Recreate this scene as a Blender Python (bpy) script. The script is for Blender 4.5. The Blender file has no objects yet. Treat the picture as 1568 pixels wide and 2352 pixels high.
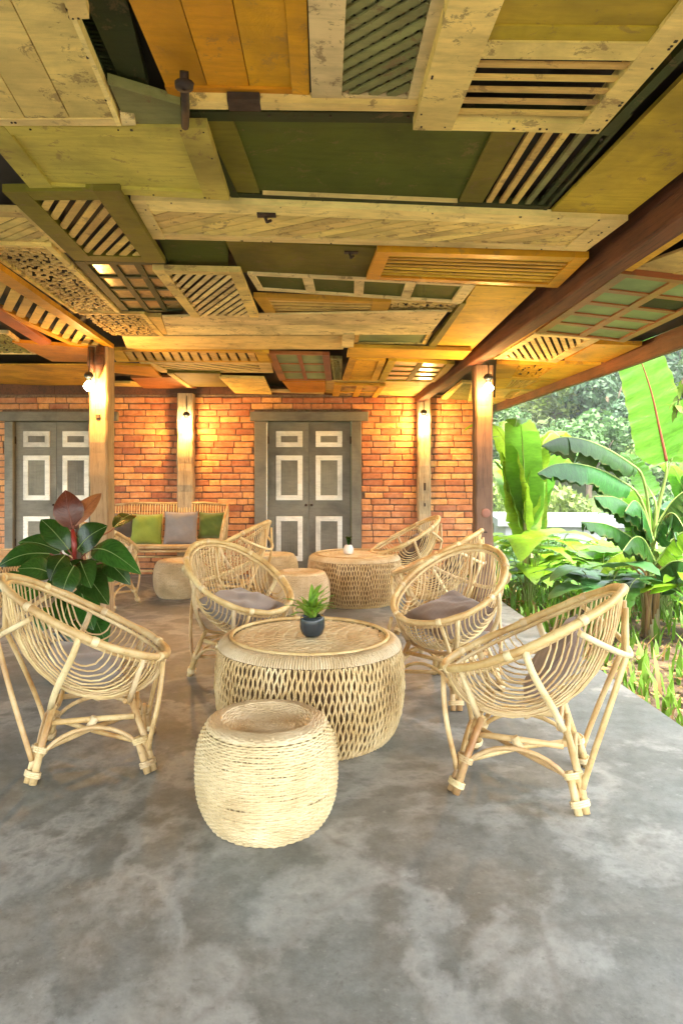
import bpy, math, random
import numpy as np
from mathutils import Vector, Matrix

random.seed(7)
R = math.radians
SC = bpy.context.scene
COL = SC.collection
PI = math.pi

# ------------------------------------------------------------------ camera
EYE = 1.25
cam_d = bpy.data.cameras.new('camera')
cam = bpy.data.objects.new('camera', cam_d)
COL.objects.link(cam)
cam.location = (0, 0, EYE)
cam.rotation_euler = (R(90), 0, 0)
cam_d.sensor_fit = 'HORIZONTAL'
cam_d.sensor_width = 24
cam_d.lens = 24
cam_d.shift_x = 59 / 1568
cam_d.shift_y = -91 / 1568
cam_d.clip_end = 1500
cam_d.clip_start = 0.05
SC.camera = cam

# ------------------------------------------------------------------ sky, sun, exposure
SUN_EL, SUN_AZ = R(62), R(166)        # azimuth measured from +Y towards +X
w = bpy.data.worlds.new('World')
SC.world = w
w.use_nodes = True
wn, wl = w.node_tree.nodes, w.node_tree.links
wn.clear()
sky = wn.new('ShaderNodeTexSky')
sky.sky_type = 'NISHITA'
sky.sun_disc = False
sky.sun_elevation = SUN_EL
sky.sun_rotation = SUN_AZ
sky.air_density = 1.0
sky.dust_density = 3.0
bg = wn.new('ShaderNodeBackground')
bg.inputs['Strength'].default_value = 0.15
wo = wn.new('ShaderNodeOutputWorld')
hs = wn.new('ShaderNodeHueSaturation'); hs.inputs['Saturation'].default_value = .5     # thin white cloud veils the blue
tint = wn.new('ShaderNodeMix'); tint.data_type = 'RGBA'; tint.blend_type = 'MULTIPLY'; tint.inputs[0].default_value = 1
tint.inputs[7].default_value = (1.0, .98, .93, 1)
wl.new(sky.outputs[0], hs.inputs['Color']); wl.new(hs.outputs[0], tint.inputs[6]); wl.new(tint.outputs[2], bg.inputs['Color'])
wl.new(bg.outputs[0], wo.inputs['Surface'])

sd = bpy.data.lights.new('sun', 'SUN')
sd.energy = 1.75
sd.angle = R(10)
sd.color = (1.0, 0.94, 0.84)
sun = bpy.data.objects.new('sun', sd)
COL.objects.link(sun)
sdir = Vector((math.sin(SUN_AZ) * math.cos(SUN_EL), math.cos(SUN_AZ) * math.cos(SUN_EL), math.sin(SUN_EL)))
sun.rotation_euler = sdir.to_track_quat('Z', 'Y').to_euler()
sun.location = (6, 10, 12)

SC.view_settings.view_transform = 'Standard'
SC.view_settings.look = 'None'
SC.view_settings.exposure = 3.5
SC.view_settings.gamma = 1.0
SC.view_settings.use_curve_mapping = False
SC.render.engine = 'CYCLES'
SC.cycles.max_bounces = 8
SC.cycles.diffuse_bounces = 5
SC.cycles.transparent_max_bounces = 8

# ------------------------------------------------------------------ helpers
def at(x, y, D):
    """point at distance D on the sight line through (x, y) of the 1568-wide photograph"""
    return Vector(((x - 725) * D / 1568, D, EYE - (y - 1085) * D / 1568))

class MB:
    def __init__(self):
        self.v = []; self.f = []; self.s = []; self.a = []
    def quadstrip(self, rings, closed_ring=True, smooth=True, closed_len=False):
        base = len(self.v); n = len(rings[0])
        for r in rings: self.v.extend([tuple(p) for p in r])
        m = len(rings)
        for i in range(m if closed_len else m - 1):
            a = base + i * n; b = base + ((i + 1) % m) * n
            for j in range(n if closed_ring else n - 1):
                k = (j + 1) % n
                self.f.append((a + j, a + k, b + k, b + j)); self.s.append(smooth)
        return base
    def tube(self, pts, r, n=6, closed=False, cap=True):
        pts = [Vector(p) for p in pts]
        m = len(pts)
        rr = r if isinstance(r, (list, tuple)) else [r] * m
        tan = []
        for i in range(m):
            if closed: t = pts[(i + 1) % m] - pts[i - 1]
            else: t = pts[min(i + 1, m - 1)] - pts[max(i - 1, 0)]
            tan.append(t.normalized() if t.length > 1e-9 else Vector((0, 0, 1)))
        up = Vector((0, 0, 1)) if abs(tan[0].z) < 0.9 else Vector((1, 0, 0))
        nrm = (up - tan[0] * up.dot(tan[0])).normalized()
        rings = []
        for i in range(m):
            t = tan[i]
            nrm = nrm - t * nrm.dot(t)
            if nrm.length < 1e-6: nrm = t.orthogonal()
            nrm.normalize(); bn = t.cross(nrm)
            rings.append([pts[i] + (nrm * math.cos(2 * PI * j / n) + bn * math.sin(2 * PI * j / n)) * rr[i] for j in range(n)])
        base = self.quadstrip(rings, True, True, closed)
        if not closed and cap:
            self.f.append(tuple(base + j for j in range(n))[::-1]); self.s.append(False)
            e = base + (m - 1) * n
            self.f.append(tuple(e + j for j in range(n))); self.s.append(False)
    def prism(self, bot, top, smooth=False):
        n = len(bot); b = len(self.v)
        self.v.extend([tuple(p) for p in bot]); self.v.extend([tuple(p) for p in top])
        self.f.append(tuple(b + i for i in range(n))[::-1]); self.s.append(smooth)
        self.f.append(tuple(b + n + i for i in range(n))); self.s.append(smooth)
        for i in range(n):
            j = (i + 1) % n
            self.f.append((b + i, b + j, b + n + j, b + n + i)); self.s.append(smooth)
    def box(self, x0, x1, y0, y1, z0, z1, ch=0.0):
        if ch <= 0:
            self.prism([(x0, y0, z0), (x1, y0, z0), (x1, y1, z0), (x0, y1, z0)],
                       [(x0, y0, z1), (x1, y0, z1), (x1, y1, z1), (x0, y1, z1)])
            return
        c = ch
        rings = []
        for z, k in ((z0, c), (z0 + c, 0), (z1 - c, 0), (z1, c)):
            rings.append([(x0 + c + (k if 0 else 0) * 0 + (k * .0), y0 + k, z) for _ in range(0)] or
                         [(x0 + c + k * .6, y0 + k, z), (x1 - c - k * .6, y0 + k, z), (x1 - k, y0 + c + k * .6, z), (x1 - k, y1 - c - k * .6, z),
                          (x1 - c - k * .6, y1 - k, z), (x0 + c + k * .6, y1 - k, z), (x0 + k, y1 - c - k * .6, z), (x0 + k, y0 + c + k * .6, z)])
        b = self.quadstrip(rings, True, False)
        self.f.append(tuple(b + j for j in range(8))[::-1]); self.s.append(False)
        self.f.append(tuple(b + 24 + j for j in range(8))); self.s.append(False)
    def lathe(self, prof, n=32, c=(0, 0), cap0=False, cap1=False):
        rings = [[(c[0] + r * math.cos(2 * PI * j / n), c[1] + r * math.sin(2 * PI * j / n), z) for j in range(n)] for r, z in prof]
        b = self.quadstrip(rings)
        if cap0: self.f.append(tuple(b + j for j in range(n))[::-1]); self.s.append(False)
        if cap1:
            e = b + (len(prof) - 1) * n
            self.f.append(tuple(e + j for j in range(n))); self.s.append(False)
    def mesh(self, name, mat):
        me = bpy.data.meshes.new(name)
        me.from_pydata(self.v, [], self.f)
        me.polygons.foreach_set('use_smooth', self.s)
        if mat: me.materials.append(mat)
        if self.a and len(self.a) == len(self.v):
            at_ = me.attributes.new('lv', 'FLOAT_VECTOR', 'POINT')
            at_.data.foreach_set('vector', [c_ for a_ in self.a for c_ in a_])
        me.update()
        return me
    def build(self, name, mat, parent=None, loc=(0, 0, 0)):
        o = bpy.data.objects.new(name, self.mesh(name, mat))
        COL.objects.link(o)
        o.location = loc
        if parent: o.parent = parent
        return o

def thing(name, label, cat, loc=(0, 0, 0), rz=0.0, group=None):
    o = bpy.data.objects.new(name, None)
    COL.objects.link(o)
    o.empty_display_size = 0.05
    o.location = loc; o.rotation_euler = (0, 0, rz)
    o['label'] = label; o['category'] = cat
    if group: o['group'] = group
    return o
def tag(o, label, cat, group=None):
    o['label'] = label; o['category'] = cat
    if group: o['group'] = group
    return o
def structure(o): o['kind'] = 'structure'; return o
def stuff(o, label=None, cat=None):
    o['kind'] = 'stuff'
    if label: o['label'] = label
    if cat: o['category'] = cat
    return o
def dup(root, loc, rz, label, scale=1.0, name=None):
    r = root.copy(); COL.objects.link(r)
    r.location = loc; r.rotation_euler = (0, 0, rz)
    r.scale = (scale,) * 3
    r['label'] = label
    for ch in root.children:
        c = ch.copy(); COL.objects.link(c); c.parent = r
        for g in ch.children:
            d = g.copy(); COL.objects.link(d); d.parent = c
    return r

# ------------------------------------------------------------------ materials
def new_mat(name):
    m = bpy.data.materials.new(name); m.use_nodes = True
    nt = m.node_tree; nt.nodes.clear()
    out = nt.nodes.new('ShaderNodeOutputMaterial')
    p = nt.nodes.new('ShaderNodeBsdfPrincipled')
    nt.links.new(p.outputs[0], out.inputs[0])
    return m, nt, p, out
def N(nt, t, **k):
    n = nt.nodes.new(t)
    for a, b in k.items(): setattr(n, a, b)
    return n
def ramp(nt, fac, stops):
    r = N(nt, 'ShaderNodeValToRGB')
    el = r.color_ramp.elements
    el[0].position = stops[0][0]; el[0].color = (*stops[0][1], 1)
    el[1].position = stops[-1][0]; el[1].color = (*stops[-1][1], 1)
    for p, c in stops[1:-1]:
        e = el.new(p); e.color = (*c, 1)
    nt.links.new(fac, r.inputs[0])
    return r.outputs[0]
def coords(nt, scale=(1, 1, 1), rnd=True, kind='Object'):
    tc = N(nt, 'ShaderNodeTexCoord')
    mp = N(nt, 'ShaderNodeMapping')
    mp.inputs['Scale'].default_value = scale
    nt.links.new(tc.outputs[kind], mp.inputs[0])
    if rnd:
        oi = N(nt, 'ShaderNodeObjectInfo')
        mu = N(nt, 'ShaderNodeMath', operation='MULTIPLY'); mu.inputs[1].default_value = 37.0
        nt.links.new(oi.outputs['Random'], mu.inputs[0])
        cx = N(nt, 'ShaderNodeCombineXYZ')
        for i in range(3): nt.links.new(mu.outputs[0], cx.inputs[i])
        nt.links.new(cx.outputs[0], mp.inputs['Location'])
    return mp.outputs[0]
def noise(nt, vec, sc, det=4, rough=.55, dist=0.0):
    n = N(nt, 'ShaderNodeTexNoise')
    n.inputs['Scale'].default_value = sc; n.inputs['Detail'].default_value = det
    n.inputs['Roughness'].default_value = rough; n.inputs['Distortion'].default_value = dist
    nt.links.new(vec, n.inputs['Vector'])
    return n.outputs['Fac']
def mix(nt, fac, a, b, mode='MIX'):
    m = N(nt, 'ShaderNodeMix', data_type='RGBA', blend_type=mode)
    if isinstance(fac, (int, float)): m.inputs[0].default_value = fac
    else: nt.links.new(fac, m.inputs[0])
    for i, c in ((6, a), (7, b)):
        if isinstance(c, tuple): m.inputs[i].default_value = (*c, 1)
        else: nt.links.new(c, m.inputs[i])
    return m.outputs[2]
def bump(nt, p, h, strength=.3, dist=.01):
    b = N(nt, 'ShaderNodeBump')
    b.inputs['Strength'].default_value = strength; b.inputs['Distance'].default_value = dist
    nt.links.new(h, b.inputs['Height']); nt.links.new(b.outputs[0], p.inputs['Normal'])
def rnd_value(nt, lo, hi):
    oi = N(nt, 'ShaderNodeObjectInfo')
    mr = N(nt, 'ShaderNodeMapRange')
    mr.inputs['To Min'].default_value = lo; mr.inputs['To Max'].default_value = hi
    nt.links.new(oi.outputs['Random'], mr.inputs['Value'])
    return mr.outputs[0]
def hsv_rand(nt, col, lo=.8, hi=1.15, hue=.0):
    h = N(nt, 'ShaderNodeHueSaturation')
    nt.links.new(rnd_value(nt, lo, hi), h.inputs['Value'])
    if hue: nt.links.new(rnd_value(nt, .5 - hue, .5 + hue), h.inputs['Hue'])
    nt.links.new(col, h.inputs['Color'])
    return h.outputs[0]

def painted(name, c, wear=.35, dark=(.10, .06, .03), rough=.72, grain=(1.5, 1.5, 1.5), bare=(.20, .115, .05)):
    """old house paint on wood: blotchy, scuffed, with grime and bare spots"""
    m, nt, p, out = new_mat(name)
    v = coords(nt, grain)
    v2 = coords(nt, (3, 22, 22))
    n1 = noise(nt, v, 1.7, 5, .6, .4)
    d = tuple(x * .52 for x in c); l = tuple(min(1, x * 1.22) for x in c)
    base = ramp(nt, n1, [(.28, d), (.5, c), (.72, l)])
    n2 = noise(nt, v2, 2.2, 5, .7)
    base = mix(nt, ramp(nt, n2, [(.35, (.35,) * 3), (.55, (0,) * 3)]), base, d)
    n5 = noise(nt, coords(nt, (.8, 2.2, 1)), 2.4, 6, .7, .3)
    base = mix(nt, ramp(nt, n5, [(.48, (0,) * 3), (.68, (min(.6, wear * 1.7),) * 3)]), base, tuple(x * .40 + y * .5 for x, y in zip(c, dark)))
    n3 = noise(nt, v, 7, 7, .78, .4)
    base = mix(nt, ramp(nt, n3, [(.60 - wear * .10, (0,) * 3), (.64 - wear * .10, (min(1, wear * 1.9),) * 3)]), base, bare)
    n4 = noise(nt, v, 26, 3, .6)
    base = mix(nt, ramp(nt, n4, [(.70, (0,) * 3), (.78, (wear * 1.4,) * 3)]), base, dark)
    base = hsv_rand(nt, base, .86, 1.12, .008)
    nt.links.new(base, p.inputs['Base Color'])
    p.inputs['Roughness'].default_value = rough
    p.inputs['Specular IOR Level'].default_value = .3
    bump(nt, p, n3, .5, .004)
    return m
def wood(name, c, dk, rough=.6, sc=(2, 2, 30), knots=True, b=.5):
    m, nt, p, out = new_mat(name)
    v = coords(nt, sc)
    n1 = noise(nt, v, 1.6, 6, .65, .8)
    base = ramp(nt, n1, [(.3, dk), (.5, c), (.75, tuple(min(1, x * 1.25) for x in c))])
    v3 = coords(nt, (1, 1, 1))
    n2 = noise(nt, v3, 2.3, 4, .6)
    base = mix(nt, ramp(nt, n2, [(.35, (.55,) * 3), (.6, (0,) * 3)]), base, dk)
    n3 = noise(nt, coords(nt, (sc[0] * 3, sc[1] * 3, sc[2] * 3)), 3, 3, .5)
    base = mix(nt, ramp(nt, n3, [(.60, (0,) * 3), (.72, (.55,) * 3)]), base, tuple(x * .35 for x in dk))
    base = hsv_rand(nt, base, .88, 1.1)
    nt.links.new(base, p.inputs['Base Color'])
    p.inputs['Roughness'].default_value = rough
    bump(nt, p, n1, b, .006)
    return m
def plain(name, c, rough=.5, metal=0.0, nscale=8, var=.25, bs=.15):
    m, nt, p, out = new_mat(name)
    n1 = noise(nt, coords(nt), nscale, 5, .6)
    nt.links.new(ramp(nt, n1, [(.3, tuple(x * (1 - var) for x in c)), (.7, tuple(min(1, x * (1 + var)) for x in c))]), p.inputs['Base Color'])
    p.inputs['Roughness'].default_value = rough; p.inputs['Metallic'].default_value = metal
    if bs: bump(nt, p, n1, bs, .004)
    return m
def leafy(name, c, trans=.35, var=.35, rough=.4, tcol=None, hue=.015, vein=.22, brown=.35):
    m, nt, p, out = new_mat(name)
    n1 = noise(nt, coords(nt), 3.5, 4, .6)
    base = ramp(nt, n1, [(.3, tuple(x * (1 - var) for x in c)), (.7, tuple(min(1, x * (1 + var)) for x in c))])
    at_ = N(nt, 'ShaderNodeAttribute', attribute_name='lv')
    nv_ = noise(nt, at_.outputs['Vector'], 2.6, 4, .65)
    base = mix(nt, 1.0, base, ramp(nt, nv_, [(.32, (1 - vein * 1.6,) * 3), (.5, (1, 1, 1)), (.68, (1 + vein * 1.5,) * 3)]), 'MULTIPLY')
    sp = N(nt, 'ShaderNodeSeparateXYZ'); nt.links.new(at_.outputs['Vector'], sp.inputs[0])
    nb = noise(nt, coords(nt), 7, 4, .7)
    ad = N(nt, 'ShaderNodeMath', operation='MULTIPLY_ADD'); ad.inputs[1].default_value = .9; nt.links.new(nb, ad.inputs[0]); nt.links.new(sp.outputs[2], ad.inputs[2])
    base = mix(nt, ramp(nt, ad.outputs[0], [(.0, (0,) * 3), (.999, (0,) * 3)]) if brown == 0 else ramp(nt, mr_(nt, ad.outputs[0], 1.36, 1.52), [(0, (0,) * 3), (1, (brown,) * 3)]), base, (.22, .13, .04))
    base = hsv_rand(nt, base, .72, 1.28, hue)
    nt.links.new(base, p.inputs['Base Color'])
    p.inputs['Roughness'].default_value = rough
    bump(nt, p, nv_, .35, .006)
    t = N(nt, 'ShaderNodeBsdfTranslucent')
    tc = tcol or (min(1, c[0] * 1.7), min(1, c[1] * 1.9), c[2] * .8)
    tb = mix(nt, .5, base, tc)
    nt.links.new(tb, t.inputs[0])
    ms = N(nt, 'ShaderNodeMixShader'); ms.inputs[0].default_value = trans
    nt.links.new(p.outputs[0], ms.inputs[1]); nt.links.new(t.outputs[0], ms.inputs[2])
    nt.links.new(ms.outputs[0], out.inputs[0])
    return m
def mr_(nt, v, a, b):
    r = N(nt, 'ShaderNodeMapRange'); r.inputs['From Min'].default_value = a; r.inputs['From Max'].default_value = b
    nt.links.new(v, r.inputs['Value']); return r.outputs[0]

M = {}
M['cream'] = painted('cream paint', (.78, .56, .18))
M['cream_w'] = painted('old white paint', (.80, .61, .28), .35)
M['cream_l'] = painted('pale cream paint', (.82, .61, .23), .22)
M['sand'] = painted('sand paint', (.66, .43, .12), .3)
M['orange'] = painted('orange yellow varnish', (.66, .29, .012), .22, rough=.4)
M['ochre'] = painted('ochre paint', (.68, .38, .035), .25)
M['yolive'] = painted('yellow olive paint', (.52, .36, .03), .25)
M['lolive'] = painted('pale olive paint', (.54, .43, .08), .28)
M['olive'] = painted('olive paint', (.17, .14, .010), .25)
M['green'] = painted('leaf green paint', (.075, .090, .005), .2)
M['dgreen'] = painted('dark green paint', (.030, .040, .007), .2)
M['greygreen'] = painted('grey green paint', (.27, .26, .09), .35)
M['brown'] = painted('brown varnish', (.34, .115, .035), .2, rough=.4)
M['glass_green'] = plain('frosted green pane', (.20, .26, .11), .55, 0, 3, .35, .05)
M['glass_cream'] = plain('frosted cream pane', (.55, .5, .3), .25, 0, 3, .25, .05)
M['glass_reflect'] = plain('pane with painted orange reflection', (.34, .24, .08), .25, 0, 5, .6, .05)  # orange reflection on the glazing is put into the pane colour
M['rust'] = plain('rusty iron', (.045, .025, .018), .7, .3, 30, .5, .4)
M['ceil'] = plain('dark ceiling boarding', (.030, .020, .014), .8, 0, 3, .4, .2)
M['beam'] = wood('reddish beam wood', (.165, .052, .018), (.055, .018, .009), .85, (30, 1.6, 30))
M['fascia'] = wood('dark fascia wood', (.17, .060, .025), (.05, .02, .012), .6, (30, 1.6, 30))
M['post'] = wood('weathered post timber', (.42, .29, .155), (.20, .115, .055), .7, (22, 22, 1.3), b=.9)
M['post_r'] = wood('reddish post timber', (.17, .092, .052), (.08, .04, .024), .6, (22, 22, 1.3), b=.6)
M['post_g'] = wood('greyed post timber', (.46, .35, .21), (.21, .14, .08), .7, (26, 26, 1.6), b=.9)
M['door'] = painted('grey door paint', (.215, .20, .155), .06, rough=.45)
M['trim'] = painted('white trim paint', (.90, .87, .77), .03, rough=.45)
M['black'] = plain('black plastic', (.02, .018, .016), .5, 0, 12, .3, .1)
M['pot'] = plain('dark glazed pot', (.028, .036, .042), .18, 0, 6, .3, .02)
M['white'] = plain('white glaze', (.78, .77, .74), .3, 0, 6, .06, .02)
M['soil'] = plain('soil', (.06, .038, .022), .95, 0, 25, .5, .8)
M['grout'] = plain('dark mortar', (.19, .125, .085), .95, 0, 35, .4, .5)
M['roof'] = plain('roof sheet', (.22, .10, .06), .6, .1, 6, .3, .2)

# rattan cane
def rattan(name, c, dk, hi, rings=True):
    m, nt, p, out = new_mat(name)
    v = coords(nt)
    n1 = noise(nt, v, 6, 4, .6)
    base = ramp(nt, n1, [(.28, dk), (.5, c), (.7, hi)])
    n2 = noise(nt, v, 60, 3, .6)
    base = mix(nt, ramp(nt, n2, [(.58, (0,) * 3), (.75, (.45,) * 3)]), base, tuple(x * .5 for x in dk))
    base = hsv_rand(nt, base, .88, 1.1, .008)
    nt.links.new(base, p.inputs['Base Color'])
    p.inputs['Roughness'].default_value = .42
    bump(nt, p, n2, .25, .003)
    return m
M['rattan'] = rattan('rattan cane', (.60, .41, .18), (.40, .205, .065), (.74, .57, .30))
M['cane'] = rattan('thin cane', (.68, .50, .25), (.50, .31, .12), (.80, .64, .37))
M['wrap'] = rattan('cane binding', (.74, .58, .32), (.58, .40, .18), (.80, .66, .40))
M['rope'] = rattan('woven rope', (.66, .47, .22), (.50, .32, .13), (.78, .61, .34))
M['rope_l'] = rattan('pale woven rope', (.66, .51, .29), (.48, .34, .17), (.78, .65, .42))
M['inner'] = plain('shaded inner drum', (.16, .095, .045), .85, 0, 12, .3, .2)  # even dark brown for the drum behind the woven strands

def fabric(name, c, c2):
    m, nt, p, out = new_mat(name)
    v = coords(nt)
    n1 = noise(nt, v, 5, 4, .6)
    w1 = N(nt, 'ShaderNodeTexNoise'); w1.inputs['Scale'].default_value = 260
    nt.links.new(v, w1.inputs['Vector'])
    base = ramp(nt, n1, [(.3, c2), (.65, c)])
    nt.links.new(base, p.inputs['Base Color'])
    p.inputs['Roughness'].default_value = .85
    p.inputs['Sheen Weight'].default_value = .3
    bump(nt, p, w1.outputs['Fac'], .35, .002)
    return m
M['f_grey'] = fabric('grey cotton', (.30, .265, .24), (.235, .20, .18))
M['f_brown'] = fabric('grey brown cotton', (.24, .175, .14), (.17, .12, .09))
M['f_green'] = fabric('bright green cotton', (.27, .33, .035), (.20, .25, .025))
M['f_dgreen'] = fabric('dark green cotton', (.12, .17, .02), (.08, .12, .012))
M['f_dark'] = fabric('dark brown cotton', (.10, .07, .045), (.06, .04, .028))

# brick
m, nt, p, out = new_mat('red brick')
v = coords(nt)
n1 = noise(nt, v, 14, 5, .65)
base = ramp(nt, n1, [(.25, (.42, .145, .055)), (.5, (.60, .235, .095)), (.75, (.74, .35, .17))])
h = N(nt, 'ShaderNodeHueSaturation')
nt.links.new(rnd_value(nt, .62, 1.30), h.inputs['Value']); nt.links.new(rnd_value(nt, .488, .516), h.inputs['Hue'])
nt.links.new(base, h.inputs['Color'])
n3 = noise(nt, v, 60, 3, .6)
base = mix(nt, ramp(nt, n3, [(.60, (0,) * 3), (.74, (.7,) * 3)]), h.outputs[0], (.20, .09, .05))
ng = N(nt, 'ShaderNodeNewGeometry'); nw = noise(nt, ng.outputs['Position'], 2.2, 5, .65)
base = mix(nt, ramp(nt, nw, [(.50, (0,) * 3), (.75, (.35,) * 3)]), base, (.70, .50, .33))
nt.links.new(base, p.inputs['Base Color'])
p.inputs['Roughness'].default_value = .8
bump(nt, p, n1, .6, .006)
M['brick'] = m

# polished concrete
m, nt, p, out = new_mat('polished concrete')
v = coords(nt, rnd=False)
n1 = noise(nt, v, 1.9, 10, .78, .12)
n2 = noise(nt, v, 8.0, 10, .80, .05)
n3 = noise(nt, v, 26, 6, .75)
def ridge(sc, w_, d):
    nn = noise(nt, v, sc, 8, .62, d)
    s1 = N(nt, 'ShaderNodeMath', operation='SUBTRACT'); s1.inputs[1].default_value = .5; nt.links.new(nn, s1.inputs[0])
    s2 = N(nt, 'ShaderNodeMath', operation='ABSOLUTE'); nt.links.new(s1.outputs[0], s2.inputs[0])
    return ramp(nt, s2.outputs[0], [(0, (1,) * 3), (w_, (0,) * 3)])
base = ramp(nt, n1, [(.30, (.125, .127, .110)), (.45, (.168, .170, .152)), (.52, (.195, .197, .179)), (.60, (.225, .227, .208)), (.74, (.28, .284, .262))])
hue_ = noise(nt, v, .9, 5, .6)
base = mix(nt, 1.0, base, ramp(nt, hue_, [(.38, (1.04, .99, .95)), (.5, (1, 1, 1)), (.62, (.95, 1.0, 1.02))]), 'MULTIPLY')
b2 = ramp(nt, n2, [(.36, (.64, .63, .60)), (.50, (1.0, 1.0, .98)), (.64, (1.34, 1.33, 1.30))])
base = mix(nt, .7, base, b2, 'MULTIPLY')
rg1 = ridge(.9, .04, .25)
fm = N(nt, 'ShaderNodeMath', operation='MULTIPLY'); nt.links.new(rg1, fm.inputs[0]); nt.links.new(noise(nt, v, 2.6, 5, .7), fm.inputs[1])
base = mix(nt, fm.outputs[0], base, (.46, .455, .42))
base = mix(nt, ramp(nt, n3, [(.30, (.45,) * 3), (.44, (0,) * 3)]), base, (.08, .075, .06))
base = mix(nt, ramp(nt, n3, [(.60, (0,) * 3), (.74, (.4,) * 3)]), base, (.52, .51, .47))
vo = N(nt, 'ShaderNodeTexVoronoi', feature='DISTANCE_TO_EDGE')
vo.inputs['Scale'].default_value = .42
dn = N(nt, 'ShaderNodeMix', data_type='RGBA'); dn.inputs[0].default_value = .22
nz = N(nt, 'ShaderNodeTexNoise'); nz.inputs['Scale'].default_value = 2.0; nz.inputs['Detail'].default_value = 6
nt.links.new(v, nz.inputs['Vector']); nt.links.new(v, dn.inputs[6]); nt.links.new(nz.outputs['Color'], dn.inputs[7])
nt.links.new(dn.outputs[2], vo.inputs['Vector'])
base = mix(nt, ramp(nt, vo.outputs['Distance'], [(0.0, (.30,) * 3), (.006, (0,) * 3)]), base, (.14, .12, .10))
nt.links.new(base, p.inputs['Base Color'])
nt.links.new(ramp(nt, n2, [(.3, (.42,) * 3), (.7, (.62,) * 3)]), p.inputs['Roughness'])
p.inputs['Specular IOR Level'].default_value = .4
bump(nt, p, n2, .12, .01)
M['floor'] = m

M['hill'] = plain('hillside undergrowth', (.055, .085, .025), .95, 0, .6, .5, .6)
M['ground'] = plain('garden soil with litter', (.10, .075, .04), .95, 0, 6, .5, .8)
M['bark'] = wood('tree bark', (.16, .12, .08), (.06, .045, .03), .9, (8, 8, 2))
M['leaf_far'] = leafy('far foliage', (.065, .135, .035), .25, .4, .6)
M['leaf_far2'] = leafy('yellow far foliage', (.14, .20, .04), .3, .4, .6)
M['leaf_far3'] = leafy('dark far foliage', (.035, .085, .032), .2, .4, .6)
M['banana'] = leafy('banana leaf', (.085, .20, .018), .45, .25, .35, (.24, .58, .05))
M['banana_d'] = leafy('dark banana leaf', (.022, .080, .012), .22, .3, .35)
M['banana_y'] = leafy('yellow green banana leaf', (.18, .30, .02), .45, .25, .35, (.38, .66, .05))
M['taro'] = leafy('bright taro leaf', (.15, .29, .016), .42, .25, .35, (.36, .70, .05))
M['taro_d'] = leafy('blue green taro leaf', (.05, .14, .04), .3, .3, .35)
M['grass'] = leafy('grass', (.11, .20, .02), .35, .4, .6)
M['ficus'] = leafy('glossy dark green leaf', (.028, .088, .012), .15, .4, .22)
M['ficus_r'] = leafy('dark red young leaf', (.085, .018, .012), .12, .3, .22, (.3, .05, .02))
M['ficus_o'] = leafy('copper leaf underside', (.27, .085, .035), .2, .25, .35, (.5, .18, .06))
M['fern'] = leafy('light green frond', (.24, .44, .05), .35, .25, .4)
M['dry'] = leafy('dry leaf', (.30, .19, .07), .25, .4, .7, (.4, .28, .1))
M['rib'] = plain('pale leaf rib', (.22, .30, .08), .5, 0, 9, .2, .05)
M['rib_d'] = plain('red brown leaf rib', (.22, .06, .03), .5, 0, 9, .2, .05)
M['stalk'] = wood('banana stalk', (.33, .30, .14), (.12, .075, .035), .6, (20, 20, 1.5))
M['plaster'] = plain('white plaster', (.30, .30, .30), .7, 0, 1.2, .05, .05)
M['tin'] = plain('pale tin roof', (.17, .18, .19), .5, 0, 1.5, .08, .1)
M['window'] = plain('dark window glass', (.05, .06, .07), .15, 0, 2, .3, 0)

def emis(name, c, s):
    m = bpy.data.materials.new(name); m.use_nodes = True
    nt = m.node_tree; nt.nodes.clear()
    o = nt.nodes.new('ShaderNodeOutputMaterial'); e = nt.nodes.new('ShaderNodeEmission')
    e.inputs[0].default_value = (*c, 1); e.inputs[1].default_value = s
    nt.links.new(e.outputs[0], o.inputs[0])
    return m
M['bulb'] = emis('lit bulb', (1.0, .80, .42), 14)

# ------------------------------------------------------------------ ground and floor
FLOOR_X = 1.80
WALL_Y = 8.34
WS = WALL_Y / 1568
def terrain(x, y):
    d = math.hypot(max(0, x - 1.8), max(0, y)) if x > 1.8 else max(0, y)
    ax = max(0.0, x - FLOOR_X)
    if x <= FLOOR_X and y < 20: base = -.30
    else: base = -.22 - .10 * min(ax, 6) * .35
    dd = math.hypot(x, y) if y > 0 else max(abs(x) * .6, 0)
    if dd > 8:
        base -= min(1, (dd - 8) / 20) * 3.4
    if dd > 34:
        t = dd - 34
        base += t * .30 + 1.2 * math.sin(x * .07) + .8 * math.sin(y * .11 + 1)
    if x <= FLOOR_X + .2 and abs(y) < 14 and x > -9: base = -.30
    return base
def ax_(lo, hi, dense_lo, dense_hi, fine, coarse):
    out = []; x = lo
    while x < hi:
        out.append(x); x += fine if dense_lo <= x < dense_hi else coarse
    out.append(hi); return out
xs = ax_(-170, 240, -12, 40, 1.0, 8.0); ys = ax_(-120, 260, -12, 50, 1.0, 8.0)
mb = MB()
for y in ys:
    for x in xs: mb.v.append((x, y, terrain(x, y) + (random.uniform(-.05, .05) if x > 2.4 else 0)))
nx = len(xs)
for j in range(len(ys) - 1):
    for i in range(nx - 1):
        a = j * nx + i
        mb.f.append((a, a + 1, a + nx + 1, a + nx)); mb.s.append(True)
m, nt, p, out = new_mat('terrain')
v = coords(nt, rnd=False)
g = ramp(nt, noise(nt, v, .5, 6, .7), [(.3, (.035, .055, .016)), (.5, (.065, .10, .025)), (.7, (.13, .14, .05))])
s_ = ramp(nt, noise(nt, v, 9, 6, .7), [(.3, (.045, .028, .016)), (.7, (.13, .085, .045))])
ln = N(nt, 'ShaderNodeVectorMath', operation='LENGTH'); nt.links.new(v, ln.inputs[0])
fac = N(nt, 'ShaderNodeMapRange'); fac.inputs['From Min'].default_value = 8; fac.inputs['From Max'].default_value = 14
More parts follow.
